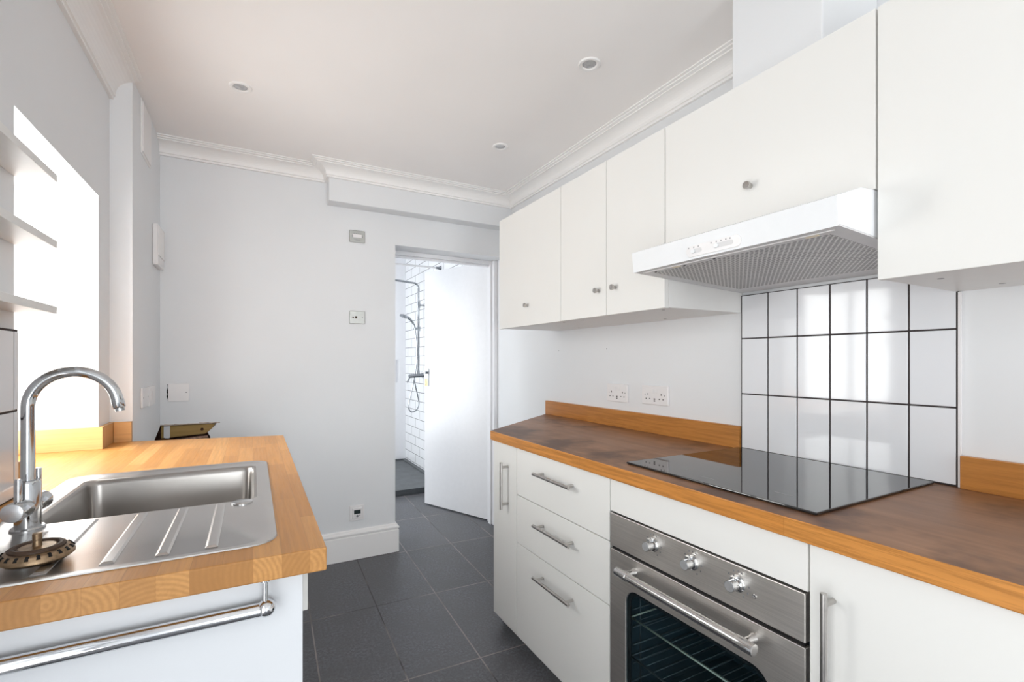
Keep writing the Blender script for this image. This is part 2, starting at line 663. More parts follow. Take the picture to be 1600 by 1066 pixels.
# ------------------------------------------------------------------ the setting
struct('floor', G().box(-0.9, 1.9, YB - 0.2, 5.8, -0.08, 0.0), FLOOR)
struct('ceiling', G().box(-0.9, 1.9, YB - 0.1, 3.27, CZ, CZ + 0.1), CEIL)

LD0, LD1, LDZ = -1.35, 0.45, 2.12            # opening for an added glazed side door, out of view, to light the room
g = G()
g.box(-0.755, XL, YB, LD0, 0, CZ)
g.box(-0.755, XL, LD1, REC0, 0, CZ)
g.box(-0.755, XL, LD0, LD1, LDZ, CZ)
struct('wall_left', g, WALL)
struct('wall_left_far', G().box(-0.755, XL, REC1, 3.27, 0, CZ), WALL)
struct('wall_left_lintel', G().box(-0.755, XL, REC0, REC1, RZ1, CZ), WALL)
struct('wall_left_sill', G().box(-0.755, XL, REC0, REC1, 0, RZ0 - 0.002), WALL)
w = structroot('added_side_glazing', (-0.7, -0.45, 0))  # unseen glazed door, added to let in the left fill
g = G()
for y0, y1, z0, z1 in ((LD0, LD0 + 0.07, 0, LDZ), (LD1 - 0.07, LD1, 0, LDZ), (LD0, LD1, 0, 0.09), (LD0, LD1, LDZ - 0.07, LDZ), (-0.49, -0.41, 0, LDZ)):
    g.box(-0.73, -0.68, y0, y1, z0, z1)
obj('window_frame', g, GLOSSW, w)
obj('pane', G().box(-0.707, -0.703, LD0 + 0.06, -0.48, 0.08, LDZ - 0.06), PANE, w)
obj('pane', G().box(-0.707, -0.703, -0.42, LD1 - 0.06, 0.08, LDZ - 0.06), PANE, w)

# pier beside the window, broken away low down in the far corner
g = G()
pf, pr_ = (-0.4232, 2.403), (-0.419, YF)
ym = 2.80
xm = -0.4232 + (ym - 2.403) / (YF - 2.403) * 0.0042
g.hexa([(XL, 2.403, 0), (pf[0], 2.403, 0), (xm, ym, 0), (XL, ym, 0),
        (XL, 2.403, CZ), (pf[0], 2.403, CZ), (xm, ym, CZ), (XL, ym, CZ)])
g.hexa([(XL, ym, 0.80), (xm, ym, 0.80), (pr_[0], YF, 0.868), (XL, YF, 0.868),
        (XL, ym, CZ), (xm, ym, CZ), (pr_[0], YF, CZ), (XL, YF, CZ)])
struct('wall_pier', g, WALL)

# far wall: doorway on the right, hole knocked through behind the worktop on the left
DX = 0.796
HZ = 1.9455
g = G()
g.box(-0.70, DX, YF, 3.262, 0, 0.70)
g.prism([(-0.70, 0.874), (-0.42, 0.874), (-0.36, 0.8725), (-0.30, 0.876), (-0.24, 0.8735), (-0.20, 0.8765), (-0.168, 0.8775),
         (-0.178, 0.86), (-0.196, 0.842), (-0.212, 0.825), (-0.20, 0.80), (-0.21, 0.70), (DX, 0.70), (DX, CZ), (-0.70, CZ)], 'y', YF, 3.262)
g.box(DX, XR, YF, 3.262, HZ, CZ)
g.box(-0.70, -0.20, 3.17, 3.262, 0.70, 0.88, 1)
struct('wall_far', g, [WALL, BRICK])
g = G()
g.box(0.386, XR, 2.915, YF, 2.134, CZ)
struct('trim_1', g, WALL, None, 0.004)
struct('wall_right', G().box(XR, 1.75, YB, 3.262, 0, CZ), WALL)
g = G()
g.box(-0.755, -0.38, YB - 0.1, YB, 0, CZ)
g.box(1.38, 1.75, YB - 0.1, YB, 0, CZ)
g.box(-0.38, 1.38, YB - 0.1, YB, 2.2, CZ)
struct('wall_back', g, WALL)
# boxed-in flue rising from the cabinet over the hood
struct('trim_2', G().box(1.30, XR, 0.702, 0.968, 1.974, CZ), WALL, None, 0.004)

# coving
def cove(proj, drop):
    pts = [(0, 0), (0, -drop), (0.013, -drop), (0.013, -drop + 0.010), (0.019, -drop + 0.012), (0.019, -drop + 0.018)]
    for i in range(1, 8):
        a = i / 8 * math.pi / 2
        pts.append((0.019 + (proj - 0.045) * (1 - math.cos(a)), -drop + 0.018 + (drop - 0.036) * math.sin(a)))
    pts += [(proj - 0.026, -0.018), (proj - 0.026, -0.013), (proj - 0.012, -0.011), (proj - 0.012, -0.006), (proj, -0.005), (proj, 0)]
    return pts


struct('trim_3', sweep([(XL, YB), (XL, 2.403)], cove(0.105, 0.102), CZ), TRIMW)
struct('trim_4', sweep([(-0.419, YF), (0.386, YF), (0.386, 2.915), (XR, 2.915), (XR, 0.968)], cove(0.10, 0.076), CZ), TRIMW)
struct('trim_5', sweep([(XR, 0.702), (XR, YB)], cove(0.10, 0.082), CZ), TRIMW)
# skirting board
sk = [(0, 0), (0.019, 0), (0.019, 0.138), (0.015, 0.140), (0.015, 0.145), (0.020, 0.150), (0.021, 0.158), (0.016, 0.165), (0.011, 0.167), (0.010, 0.174), (0.006, 0.178), (0, 0.178)]
struct('baseboard_far', sweep([(-0.40, YF), (DX, YF), (DX, 3.165)], sk, 0.0), TRIMW)

# recessed window in the left wall
w = structroot('window_1', (RECX, 1.9, WT))
g = G()
for y0, y1, z0, z1 in ((REC0, REC0 + 0.022, WT, RZ1), (REC1 - 0.022, REC1, WT, RZ1), (REC0, REC1, WT, WT + 0.03), (REC0, REC1, RZ1 - 0.022, RZ1), (1.885, 1.915, WT, RZ1)):
    g.box(RECX - 0.008, RECX + 0.012, y0, y1, z0, z1)
obj('window_frame', g, GLOSSW, w)
obj('pane', G().box(RECX, RECX + 0.004, REC0 + 0.04, 1.89, WT + 0.05, RZ1 - 0.04), PANE, w)
obj('pane', G().box(RECX, RECX + 0.004, 1.91, REC1 - 0.04, WT + 0.05, RZ1 - 0.04), PANE, w)
# unseen glazed doors, added behind the camera to light the room
w = structroot('added_rear_glazing', (0.5, YB - 0.05, 0))
g = G()
for x0, x1, z0, z1 in ((-0.38, -0.30, 0, 2.2), (1.30, 1.38, 0, 2.2), (-0.38, 1.38, 0, 0.10), (-0.38, 1.38, 2.12, 2.2), (0.45, 0.55, 0, 2.2)):
    g.box(x0, x1, YB - 0.07, YB - 0.02, z0, z1)
obj('window_frame', g, GLOSSW, w)
obj('pane', G().box(-0.31, 0.46, YB - 0.047, YB - 0.043, 0.09, 2.13), PANE, w)
obj('pane', G().box(0.54, 1.31, YB - 0.047, YB - 0.043, 0.09, 2.13), PANE, w)

# shower room beyond the doorway
XS = 1.60
struct('wall_shower_right', G().box(XS, 1.75, 3.262, 5.7, 0, 2.6), METRO)
g = G()
g.box(-0.7, 1.4806, 5.6, 5.75, 0, 2.6)
g.box(1.5263, 1.75, 5.6, 5.75, 0, 2.6)
g.box(1.4806, 1.5263, 5.6, 5.75, 0, 0.9525)
g.box(1.4806, 1.5263, 5.6, 5.75, 1.2255, 2.6)
g.box(1.47, 1.54, 5.615, 5.76, 0.94, 1.24)
struct('wall_shower_back', g, GLOSSW)
g = G()
g.box(-0.7, -0.5, 3.262, 4.0, 0, 2.6)
g.box(-0.7, -0.5, 5.1, 5.6, 0, 2.6)
g.box(-0.7, -0.5, 4.0, 5.1, 0, 0.3)
g.box(-0.7, -0.5, 4.0, 5.1, 2.1, 2.6)
struct('wall_shower_left', g, WALL)
struct('ceiling_shower', G().box(-0.7, 1.75, 3.262, 5.75, 2.5, 2.6), GLOSSW)
struct('wall_shower_front', G().box(-0.7, DX, 3.262, 3.30, 0, 2.5).box(DX, 1.75, 3.262, 3.30, 2.0, 2.5), WALL)
w = structroot('added_shower_glazing', (-0.6, 4.55, 0.3))  # unseen window, added to light the shower room
g = G()
for y0, y1, z0, z1 in ((4.0, 4.05, 0.3, 2.1), (5.05, 5.1, 0.3, 2.1), (4.0, 5.1, 0.3, 0.35), (4.0, 5.1, 2.05, 2.1)):
    g.box(-0.55, -0.51, y0, y1, z0, z1)
obj('window_frame', g, GLOSSW, w)
obj('pane', G().box(-0.532, -0.528, 4.04, 5.06, 0.34, 2.06), PANE, w)

# door frame and open door
d = structroot('door_1', (1.2, 3.2, 0))
g = G()
g.box(DX, DX + 0.022, 3.165, 3.262, 0, HZ)
g.box(1.553, XR, 3.13, 3.245, 0, HZ)
g.box(1.540, 1.553, 3.165, 3.205, 0, 1.922)
g.box(DX, XR, 3.165, 3.262, 1.92, HZ)
g.box(DX, XR, 3.19, 3.225, 1.908, 1.92)
obj('door_frame', g, GLOSSW, d, 0.002)
PH = Vector((1.558, 3.250, 0))
U = Vector((-0.404, 0.9148, 0))
N_ = Vector((0.9148, 0.404, 0))
W_, T_ = 0.70, 0.036


def dp(u, n, z):
    q = PH + U * u + N_ * n
    return (q.x, q.y, z)


def dbox(g, u0, u1, n0, n1, z0, z1):
    return g.hexa([dp(u0, n0, z0), dp(u1, n0, z0), dp(u1, n1, z0), dp(u0, n1, z0), dp(u0, n0, z1), dp(u1, n0, z1), dp(u1, n1, z1), dp(u0, n1, z1)])


leaf = obj('door_leaf', dbox(G(), 0, W_, 0, T_, 0.008, 1.955), GLOSSW, d, 0.002)
for zc in (0.30, 1.755):
    g = dbox(G(), -0.004, 0.0, 0.006, T_ - 0.004, zc - 0.055, zc + 0.055)
    a = PH + N_ * 0.012 + U * -0.006
    for k in range(3):
        g.cyl((a.x, a.y, zc - 0.05 + k * 0.036), (a.x, a.y, zc - 0.05 + k * 0.036 + 0.028), 0.006, 10)
    obj('hinge', g, HINGE, leaf)
g = dbox(G(), W_ - 0.052, W_ - 0.006, -0.006, 0.0, 0.995, 1.145)
g2 = dbox(G(), W_ - 0.046, W_ - 0.010, -0.0075, -0.005, 0.998, 1.062)
hp_ = obj('handle_plate', g, [SHCHROME, BRASSY], leaf, 0.001, 2, None, g2)
g = G().cyl(dp(W_ - 0.028, -0.006, 1.11), dp(W_ - 0.028, -0.03, 1.11), 0.012, 14)
g.cyl(dp(W_ - 0.028, -0.03, 1.11), dp(W_ + 0.012, -0.032, 1.108), 0.007, 12)
obj('lever_stub', g, SHCHROME, hp_)

# ------------------------------------------------------------------ shower fittings
o = obj('shower_tray', G(), SLATE) if False else None
g = G()
g.box(-0.498, XS - 0.002, 4.227, 5.598, 0.0, 0.040)
tr = thing('shower_tray', 'low dark slate shower tray on the floor beyond the doorway', 'shower tray', (1.0, 4.9, 0))
obj('tray_base', g, SLATE, tr, 0.003)
g = G()
for a in ((-0.498, -0.46, 4.227, 5.598), (XS - 0.045, XS - 0.002, 4.227, 5.598), (-0.46, XS - 0.045, 4.227, 4.262), (-0.46, XS - 0.045, 5.56, 5.598)):
    g.box(*a, 0.040, 0.050)
obj('tray_rim', g, SLATE, tr, 0.002)
rail = thing('curtain_rail', 'thin straight shower curtain rail high across the shower room', 'rail', (1.0, 4.38, 2.106))
obj('rail', G().cyl((-0.499, 4.38, 2.106), (XS - 0.012, 4.38, 2.106), 0.009, 12), PLASTIC, rail)
obj('end_flange', G().lathe((XS - 0.001, 4.38, 2.106), (-1, 0, 0), [(0.022, 0), (0.022, 0.006), (0.014, 0.02), (0.012, 0.05), (0, 0.05)], 18), SHCHROME, rail)

sx, sy = 1.53, 4.87
sh = thing('shower_set', 'chrome shower column with hand shower and looped hose on the tiled wall', 'shower', (sx, sy, 0.68))
pth = [(sx, sy, 1.10), (sx, sy, 1.97)]
for i in range(1, 9):
    a = i / 8 * math.pi / 2
    pth.append((sx - 0.055 * (1 - math.cos(a)), sy, 1.97 + 0.055 * math.sin(a)))
pth += [(1.20, sy, 2.045), (1.12, sy, 2.045), (1.10, sy, 2.03), (1.10, sy, 2.00)]
obj('riser_pipe', G().tube(pth, 0.0105, 14), SHCHROME, sh)
obj('rain_head', G().lathe((1.10, sy, 2.002), (0, 0, -1), [(0.012, 0), (0.02, 0.008), (0.10, 0.014), (0.10, 0.022), (0, 0.022)], 28), SHCHROME, sh)
g = G().lathe((XS - 0.001, sy, 1.796), (-1, 0, 0), [(0.024, 0), (0.024, 0.006), (0.009, 0.012), (0.009, 0.07)], 18)
g.cyl((sx, sy, 1.765), (sx, sy, 1.83), 0.018, 16)
obj('wall_bracket', g, SHCHROME, sh)
g = G().cyl((sx, sy, 1.525), (sx, sy, 1.57), 0.019, 16).cyl((sx, sy, 1.546), (sx - 0.05, sy - 0.01, 1.548), 0.013, 12)
obj('slider', g, SHCHROME, sh)
hp = [(sx - 0.04, sy - 0.012, 1.535), (sx - 0.05, sy - 0.012, 1.58), (sx - 0.075, sy - 0.012, 1.625), (sx - 0.11, sy - 0.012, 1.655), (sx - 0.15, sy - 0.012, 1.668)]
g = G().tube(hp, [0.010, 0.011, 0.012, 0.014, 0.018], 14)
g.lathe((sx - 0.155, sy - 0.012, 1.676), (-0.35, 0, -1), [(0.02, -0.012), (0.045, 0), (0.045, 0.016), (0.038, 0.02), (0, 0.02)], 22)
obj('hand_shower', g, SHCHROME, sh)
hose = []
ctrl = [(1.49, 4.858, 1.53), (1.505, 4.858, 1.40), (1.51, 4.858, 1.257), (1.487, 4.858, 1.05), (1.45, 4.858, 0.88), (1.421, 4.858, 0.75), (1.432, 4.858, 0.695), (1.465, 4.858, 0.678), (1.51, 4.858, 0.70), (1.531, 4.858, 0.766), (1.515, 4.858, 0.86), (1.49, 4.858, 0.97), (1.487, 4.862, 1.02)]


def spline(pts, sub=6):
    out = []
    P = [Vector(q) for q in pts]
    for i in range(len(P) - 1):
        p0, p1, p2, p3 = P[max(i - 1, 0)], P[i], P[i + 1], P[min(i + 2, len(P) - 1)]
        for k in range(sub):
            t = k / sub
            out.append(0.5 * ((2 * p1) + (p2 - p0) * t + (2 * p0 - 5 * p1 + 4 * p2 - p3) * t * t + (3 * p1 - p0 - 3 * p2 + p3) * t ** 3))
    out.append(P[-1])
    return out


obj('hose', G().tube(spline(ctrl), 0.0065, 10), SHCHROME, sh)
g = G().cyl((1.43, sy, 1.05), (XS - 0.012, sy - 0.06, 1.06), 0.019, 16).cyl((1.43, sy, 1.05), (XS - 0.012, sy + 0.06, 1.06), 0.017, 16)
g.cyl((sx, sy, 1.05), (sx, sy, 1.11), 0.014, 14)
g.lathe((XS - 0.001, sy - 0.07, 1.06), (-1, 0, 0), [(0.032, 0), (0.03, 0.01), (0.02, 0.02), (0, 0.02)], 18)
g.lathe((XS - 0.001, sy + 0.07, 1.06), (-1, 0, 0), [(0.032, 0), (0.03, 0.01), (0.02, 0.02), (0, 0.02)], 18)
g.cyl((1.44, sy - 0.005, 1.05), (1.405, sy - 0.02, 0.985), 0.008, 10)
obj('mixer_valve', g, SHCHROME, sh)

# ------------------------------------------------------------------ downlights
for (x, y), lb in (((-0.044, 2.268), 'recessed white ceiling downlight above the sink side, nearest the window'),
                   ((1.1285, 1.4564), 'recessed white ceiling downlight closest to the hood and camera'),
                   ((1.1494, 2.2406), 'recessed white ceiling downlight nearest the shower doorway')):
    t = thing('downlight', lb, 'ceiling light', (x, y, CZ), 'recessed ceiling downlights')
    obj('bezel', G().lathe((x, y, CZ), (0, 0, -1), [(0.0425, 0), (0.0425, 0.003), (0.039, 0.0055), (0.030, 0.005), (0.026, 0.0015), (0.026, 0)], 36), TRIMW, t)
    obj('lens', G().lathe((x, y, CZ), (0, 0, -1), [(0.0255, 0.0005), (0.018, 0.0025), (0.008, 0.004), (0, 0.004)], 28), LENS, t)

# ------------------------------------------------------------------ left run: worktop, upstands, sink, tap
SX0, SX1, SY0, SY1 = -0.437, 0.040, 0.934, 1.729
BX0, BX1, BY0, BY1 = -0.386, 0.003, 1.262, 1.655
HX0, HX1, HY0, HY1 = -0.425, 0.028, 0.95, 1.717     # cut-out under the sink flange
zb = WT - 0.040
g = G()
outer = [(XL, 0.882), (0.112, 0.873), (0.117, 2.287), (-0.4225, 2.398), (XL, 2.4005), (XL, 2.2515), (-0.735, 2.2515), (-0.735, 1.5515), (XL, 1.5515)]
inner = [(HX0, HY0), (HX1, HY0), (HX1, HY1), (HX0, HY1)]
vs, fs = [], []
for zz in (zb, WT):
    vs += [(x, y, zz) for x, y in outer] + [(x, y, zz) for x, y in inner]
no = len(outer)
# outer indices 0..8, inner 9..12
rings = [(0, 1, 10, 9), (1, 2, 11, 10), (2, 3, 12, 11), (3, 4, 5, 8, 12), (5, 6, 7, 8), (8, 0, 9, 12)]
for r_ in rings:
    fs.append(tuple(i + 13 for i in r_))
    fs.append(tuple(reversed(r_)))
for i in range(no):
    j = (i + 1) % no
    fs.append((i, j, j + 13, i + 13))
for i in range(4):
    j = (i + 1) % 4
    fs.append((9 + j, 9 + i, 22 + i, 22 + j))
g._add(vs, fs)
tag(obj('worktop', g, OAKL, None, 0.0025), 'pale oak block worktop holding the steel sink on the left', 'worktop')

t = obj('upstand', G().box(-0.735, -0.4795, 2.234, 2.2515, WT, 0.966), OAKU, None, 0.001)
tag(t, 'pale oak upstand across the inside of the white window recess', 'upstand', 'pale oak upstands by the window')
t = obj('upstand', G().box(XL, -0.4795, 2.2525, 2.402, WT, 0.966), OAKU, None, 0.001)
tag(t, 'short pale oak upstand turning the corner between window recess and pier', 'upstand', 'pale oak upstands by the window')
t = obj('upstand', G().box(-0.479, -0.4232, 2.386, 2.402, WT, 0.966), OAKU, None, 0.001)
tag(t, 'small pale oak upstand piece on the front of the wall pier', 'upstand', 'pale oak upstands by the window')
t = obj('upstand', G().box(XL - 0.2, XL + 0.0065, REC0 + 0.001, REC0 + 0.019, WT, 0.966), OAKU, None, 0.001)
tag(t, 'oak upstand end showing just behind the left tile edge', 'upstand', 'pale oak upstands by the window')


# sink: flange, sunken deck, ribs, deep bowl
def rrect(x0, x1, y0, y1, r, cx, cy, n=240):
    """rounded rectangle sampled by angle about (cx, cy)"""
    pts = []
    # dense outline first
    out = []
    for (ax, ay, a0) in ((x1 - r, y1 - r, 0), (x0 + r, y1 - r, 90), (x0 + r, y0 + r, 180), (x1 - r, y0 + r, 270)):
        for i in range(13):
            a = R(a0 + 90 * i / 12)
            out.append((ax + r * math.cos(a), ay + r * math.sin(a)))
    for k in range(n):
        th = 2 * math.pi * k / n
        dx, dy = math.cos(th), math.sin(th)
        best = None
        for i in range(len(out)):
            (px, py), (qx, qy) = out[i], out[(i + 1) % len(out)]
            ex, ey = qx - px, qy - py
            den = dx * ey - dy * ex
            if abs(den) < 1e-12:
                continue
            t_ = ((px - cx) * ey - (py - cy) * ex) / den
            s_ = ((px - cx) * dy - (py - cy) * dx) / den
            if t_ > 0 and -1e-6 <= s_ <= 1 + 1e-6:
                best = t_ if best is None else max(best, t_)
        pts.append((cx + dx * best, cy + dy * best))
    return pts


bcx, bcy = (BX0 + BX1) / 2, (BY0 + BY1) / 2
loops = [(rrect(SX0, SX1, SY0, SY1, 0.045, bcx, bcy), WT + 0.0003),
         (rrect(SX0 + 0.001, SX1 - 0.001, SY0 + 0.001, SY1 - 0.001, 0.045, bcx, bcy), WT + 0.0026),
         (rrect(SX0 + 0.013, SX1 - 0.016, SY0 + 0.014, SY1 - 0.016, 0.035, bcx, bcy), WT + 0.0032),
         (rrect(SX0 + 0.019, SX1 - 0.022, SY0 + 0.020, SY1 - 0.022, 0.032, bcx, bcy), WT + 0.0008)]
bl = [(0.006, 0.0008), (0.0, -0.001), (-0.004, -0.006), (-0.006, -0.014), (-0.010, -0.125), (-0.014, -0.148), (-0.024, -0.162), (-0.040, -0.168)]
for off, dz in bl:
    loops.append((rrect(BX0 - off, BX1 + off, BY0 - off, BY1 + off, 0.022 if off > -0.012 else 0.03, bcx, bcy), WT + dz))
sk_ = thing('sink', 'stainless steel inset sink with ribbed drainer set in the pale oak worktop', 'sink', ((SX0 + SX1) / 2, (SY0 + SY1) / 2, WT - 0.168))


def loft(loops_, close_last):
    g_ = G()
    n = len(loops_[0][0])
    vs_, fs_ = [], []
    for pts, z in loops_:
        vs_ += [(x, y, z) for x, y in pts]
    for i in range(len(loops_) - 1):
        for k in range(n):
            k2 = (k + 1) % n
            fs_.append((i * n + k, i * n + k2, (i + 1) * n + k2, (i + 1) * n + k))
    if close_last:
        fs_.append(tuple((len(loops_) - 1) * n + k for k in range(n)))
    return g_._add(vs_, fs_, True)


obj('drainer_deck', loft(loops[:5], False), STEEL, sk_)
obj('bowl', loft(loops[4:], True), BOWLST, sk_)
obj('waste', G().lathe((bcx, bcy, WT - 0.168), (0, 0, 1), [(0.045, 0), (0.045, 0.003), (0.038, 0.004), (0.034, 0.001), (0, 0.001)], 28), CHROME2, sk_)
for xr, y0, y1 in ((-0.345, 1.06, 1.20), (-0.282, 0.962, 1.246), (-0.202, 0.962, 1.246), (-0.131, 0.962, 1.246), (-0.062, 0.962, 1.246)):
    hw, hh = 0.0105, 0.0026
    zz = WT + 0.0007
    g = G()
    ya, yb_ = y0, y1
    bot = [(xr - hw, ya, zz), (xr + hw, ya, zz), (xr + hw, yb_, zz), (xr - hw, yb_, zz)]
    top = [(xr - hw * .55, ya + .006, zz + hh), (xr + hw * .55, ya + .006, zz + hh), (xr + hw * .55, yb_ - .006, zz + hh), (xr - hw * .55, yb_ - .006, zz + hh)]
    g.hexa(bot + top)
    obj('drainer_rib', g, STEEL, sk_, 0.0012, 3)
cv = obj('tap_hole_cover', G().lathe((-0.021, 1.236, WT + 0.0008), (0, 0, 1), [(0.021, 0), (0.021, 0.002), (0.018, 0.0038), (0, 0.0042)], 28), CHROME2, sk_)

# tap
tx, ty = -0.3756, 1.236
tp = thing('mixer_tap', 'tall chrome swan neck kitchen tap behind the sink', 'tap', (tx, ty, WT))
obj('base_flange', G().lathe((tx, ty, WT + 0.0006), (0, 0, 1), [(0.0255, 0), (0.0255, 0.003), (0.0235, 0.0055), (0.0195, 0.0062), (0, 0.0062)], 36), TAPCH, tp)
obj('tap_body', G().lathe((tx, ty, WT + 0.006), (0, 0, 1), [(0.0192, 0), (0.0192, 0.083), (0.0175, 0.087), (0.0115, 0.088), (0, 0.088)], 36), TAPCH, tp)
RA = 0.067
zs = 1.118
sp = [(tx, ty, WT + 0.09), (tx, ty, 1.0), (tx, ty, zs)]
for i in range(1, 23):
    a = math.pi * i / 24 * 1.04
    sp.append((tx + RA - RA * math.cos(a), ty, zs + RA * math.sin(a)))
obj('spout', G().tube(sp, 0.0103, 24), TAPCH, tp)
e = Vector(sp[-1])
dd = (Vector(sp[-1]) - Vector(sp[-2])).normalized()
obj('aerator', G().lathe(e, dd, [(0.0108, 0), (0.0108, 0.016), (0.0095, 0.018), (0.008, 0.018), (0.008, 0.024), (0.0, 0.024)], 24), TAPCH, tp)
ya_ = Vector((0.012, 0.09, 0)).normalized()
for sgn, nm in ((-1, 'near'), (1, 'far')):
    c0 = Vector((tx, ty, 0.930))
    hd = obj('handle', G().lathe(c0 + ya_ * sgn * 0.012, ya_ * sgn, [(0.0165, 0), (0.0178, 0.004), (0.0178, 0.036), (0.0170, 0.038), (0, 0.038)], 32), TAPCH, tp)
    obj('end_cap', G().lathe(c0 + ya_ * sgn * 0.050, ya_ * sgn, [(0.0165, 0), (0.0165, 0.0006), (0.0155, 0.0012), (0, 0.0012)], 32), SATIN, hd)
    p0 = c0 + ya_ * sgn * 0.032
    ln = 0.062 if sgn < 0 else 0.070
    obj('lever', G().lathe(p0 + Vector((0.001, 0, 0.008)), (0, 0, 1), [(0.0052, 0), (0.0052, ln - 0.014), (0.0046, ln - 0.012), (0, ln - 0.012)], 18), TAPCH, hd)

# strainer plug lying on the drainer
cx_, cy_ = -0.302, 1.03
zz = WT + 0.0036
st = thing('sink_strainer', 'tarnished bronze basket strainer plug lying on the drainer', 'plug', (cx_, cy_, zz))
g = G().lathe((cx_, cy_, zz), (0, 0, 1), [(0.030, 0), (0.040, 0.001), (0.0455, 0.0055), (0.0455, 0.009), (0.0415, 0.0155), (0.034, 0.019), (0.030, 0.019), (0, 0.018)], 44)
body_ = g
g = G()
for k in range(20):
    a = 2 * math.pi * k / 20
    ca, sa = math.cos(a), math.sin(a)
    g.cyl((cx_ + 0.0385 * ca, cy_ + 0.0385 * sa, zz + 0.0165), (cx_ + 0.0435 * ca, cy_ + 0.0435 * sa, zz + 0.0117), 0.0026, 8)
obj('strainer_body', body_, [BRASSY, DARK], st, extra=g)
g = G().lathe((cx_, cy_, zz + 0.018), (0, 0, 1), [(0.0345, 0), (0.0345, 0.0035), (0.031, 0.006), (0.027, 0.0055), (0.0245, 0.002), (0, 0.0015)], 40)
obj('seal', g, RUBBER, st)
g = G().lathe((cx_, cy_, zz + 0.019), (0, 0, 1), [(0.0245, 0.001), (0.022, 0.0025), (0.010, 0.002), (0.006, 0.003), (0.0052, 0.012), (0.006, 0.013), (0.006, 0.022), (0.005, 0.0235), (0, 0.024)], 26)
obj('pull_pin', g, BRASSY, st)

# base unit below the left worktop
u = thing('sink_base_unit', 'white base unit with a plain end panel under the pale oak worktop', 'cabinet', (-0.2, 1.55, 0))
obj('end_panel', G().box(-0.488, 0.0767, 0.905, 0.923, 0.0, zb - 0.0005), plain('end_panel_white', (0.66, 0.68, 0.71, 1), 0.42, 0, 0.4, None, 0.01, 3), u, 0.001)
obj('carcass', G().box(-0.47, 0.05, 0.924, 0.942, 0.1, zb - 0.2).box(-0.47, 0.05, 2.20, 2.218, 0.1, zb - 0.001).box(-0.47, -0.455, 0.942, 2.20, 0.1, zb - 0.2).box(-0.47, 0.05, 0.942, 2.20, 0.1, 0.118).box(-0.40, -0.01, 0.95, 2.2, 0.0, 0.1), CARC, u)
obj('drawer_front', G().box(0.068, 0.0872, 0.931, 2.215, 0.757, zb - 0.004), CAB, u, 0.001)
for y0, y1 in ((0.932, 1.56), (1.564, 2.214)):
    obj('door', G().box(0.052, 0.0698, y0, y1, 0.11, 0.75), CAB, u, 0.001)

# hanging towel rail
ry, rz = 0.886, 0.7965
tr_ = thing('towel_rail', 'chrome towel rail hanging below the end of the pale oak worktop', 'towel rail', (-0.2, ry, rz))
obj('bar', G().cyl((-0.44, ry, rz), (0.014, ry, rz), 0.0113, 24), CHROME, tr_)
for bx in (0.0195, -0.445):
    e_ = obj('ball_end', G().sphere((bx, ry, rz + 0.001), 0.0145), CHROME, tr_)
    obj('post', G().lathe((bx - 0.0015, ry, rz + 0.012), (0, 0, 1), [(0.0046, 0), (0.0046, zb - rz - 0.016), (0.008, zb - rz - 0.015), (0.008, zb - rz - 0.0125), (0, zb - rz - 0.0125)], 18), CHROME, tr_)

# ------------------------------------------------------------------ left wall: tiles and shelves
def tile_panel(name, x_face, face_dir, ys, zs_, thick, parent, gap=0.0036):
    g_ = G()
    for i in range(len(ys) - 1):
        for j in range(len(zs_) - 1):
            xa, xb_ = sorted((x_face, x_face - face_dir * (thick - 0.001)))
            g_.box(xa, xb_, ys[i] + gap / 2, ys[i + 1] - gap / 2, zs_[j] + gap / 2, zs_[j + 1] - gap / 2)
    return obj(name, g_, TILEW, parent, 0.0012)


sp_ = thing('tile_splashback', 'white tiled splashback with dark joints behind the tap', 'tiles', (XL, 1.2, WT))
tile_panel('tiles', XL + 0.0085, 1, [0.900, 1.0, 1.105, 1.21, 1.315, 1.42, 1.5245, 1.5495], [WT + 0.0015, 1.0895, 1.277], 0.0085, sp_, 0.005)
obj('grout', G().box(XL + 0.0003, XL + 0.0068, 0.90, 1.5475, WT + 0.001, 1.2795), GROUT, sp_)

for zz, lb in ((1.641, 'top white wall shelf of three beside the bright window recess'), (1.480, 'middle white wall shelf of three beside the bright window recess'), (1.320, 'lowest white wall shelf of three, above the tiles and tap')):
    o = obj('wall_shelf', G().box(XL + 0.0005, -0.4185, 0.85, 1.549, zz, zz + 0.0178), CARC, None, 0.0008)
    tag(o, lb, 'shelf', 'white shelves beside the window')

# ------------------------------------------------------------------ pier and far wall fittings
xp = lambda y: -0.4232 + (y - 2.403) / (YF - 2.403) * 0.0042
bxm = thing('access_panel', 'white square access panel high on the wall pier under the ceiling', 'panel', (xp(2.65), 2.65, 2.105))
obj('panel', G().box(xp(2.6), xp(2.6) + 0.009, 2.56, 2.74, 2.11, 2.325), PLASTIC, bxm, 0.002)
obj('panel_frame', G().box(xp(2.6), xp(2.6) + 0.004, 2.55, 2.75, 2.10, 2.335), TRIMW, bxm, 0.001)
bxm = thing('control_box', 'slim white control box on the wall pier beside the far corner', 'control box', (xp(2.9), 2.9, 1.66))
obj('casing', G().box(xp(2.9), xp(2.9) + 0.022, 2.81, 2.985, 1.668, 1.865), PLASTIC, bxm, 0.004)
obj('flap', G().box(xp(2.9) + 0.022, xp(2.9) + 0.0245, 2.82, 2.978, 1.715, 1.858), TRIMW, bxm, 0.001)


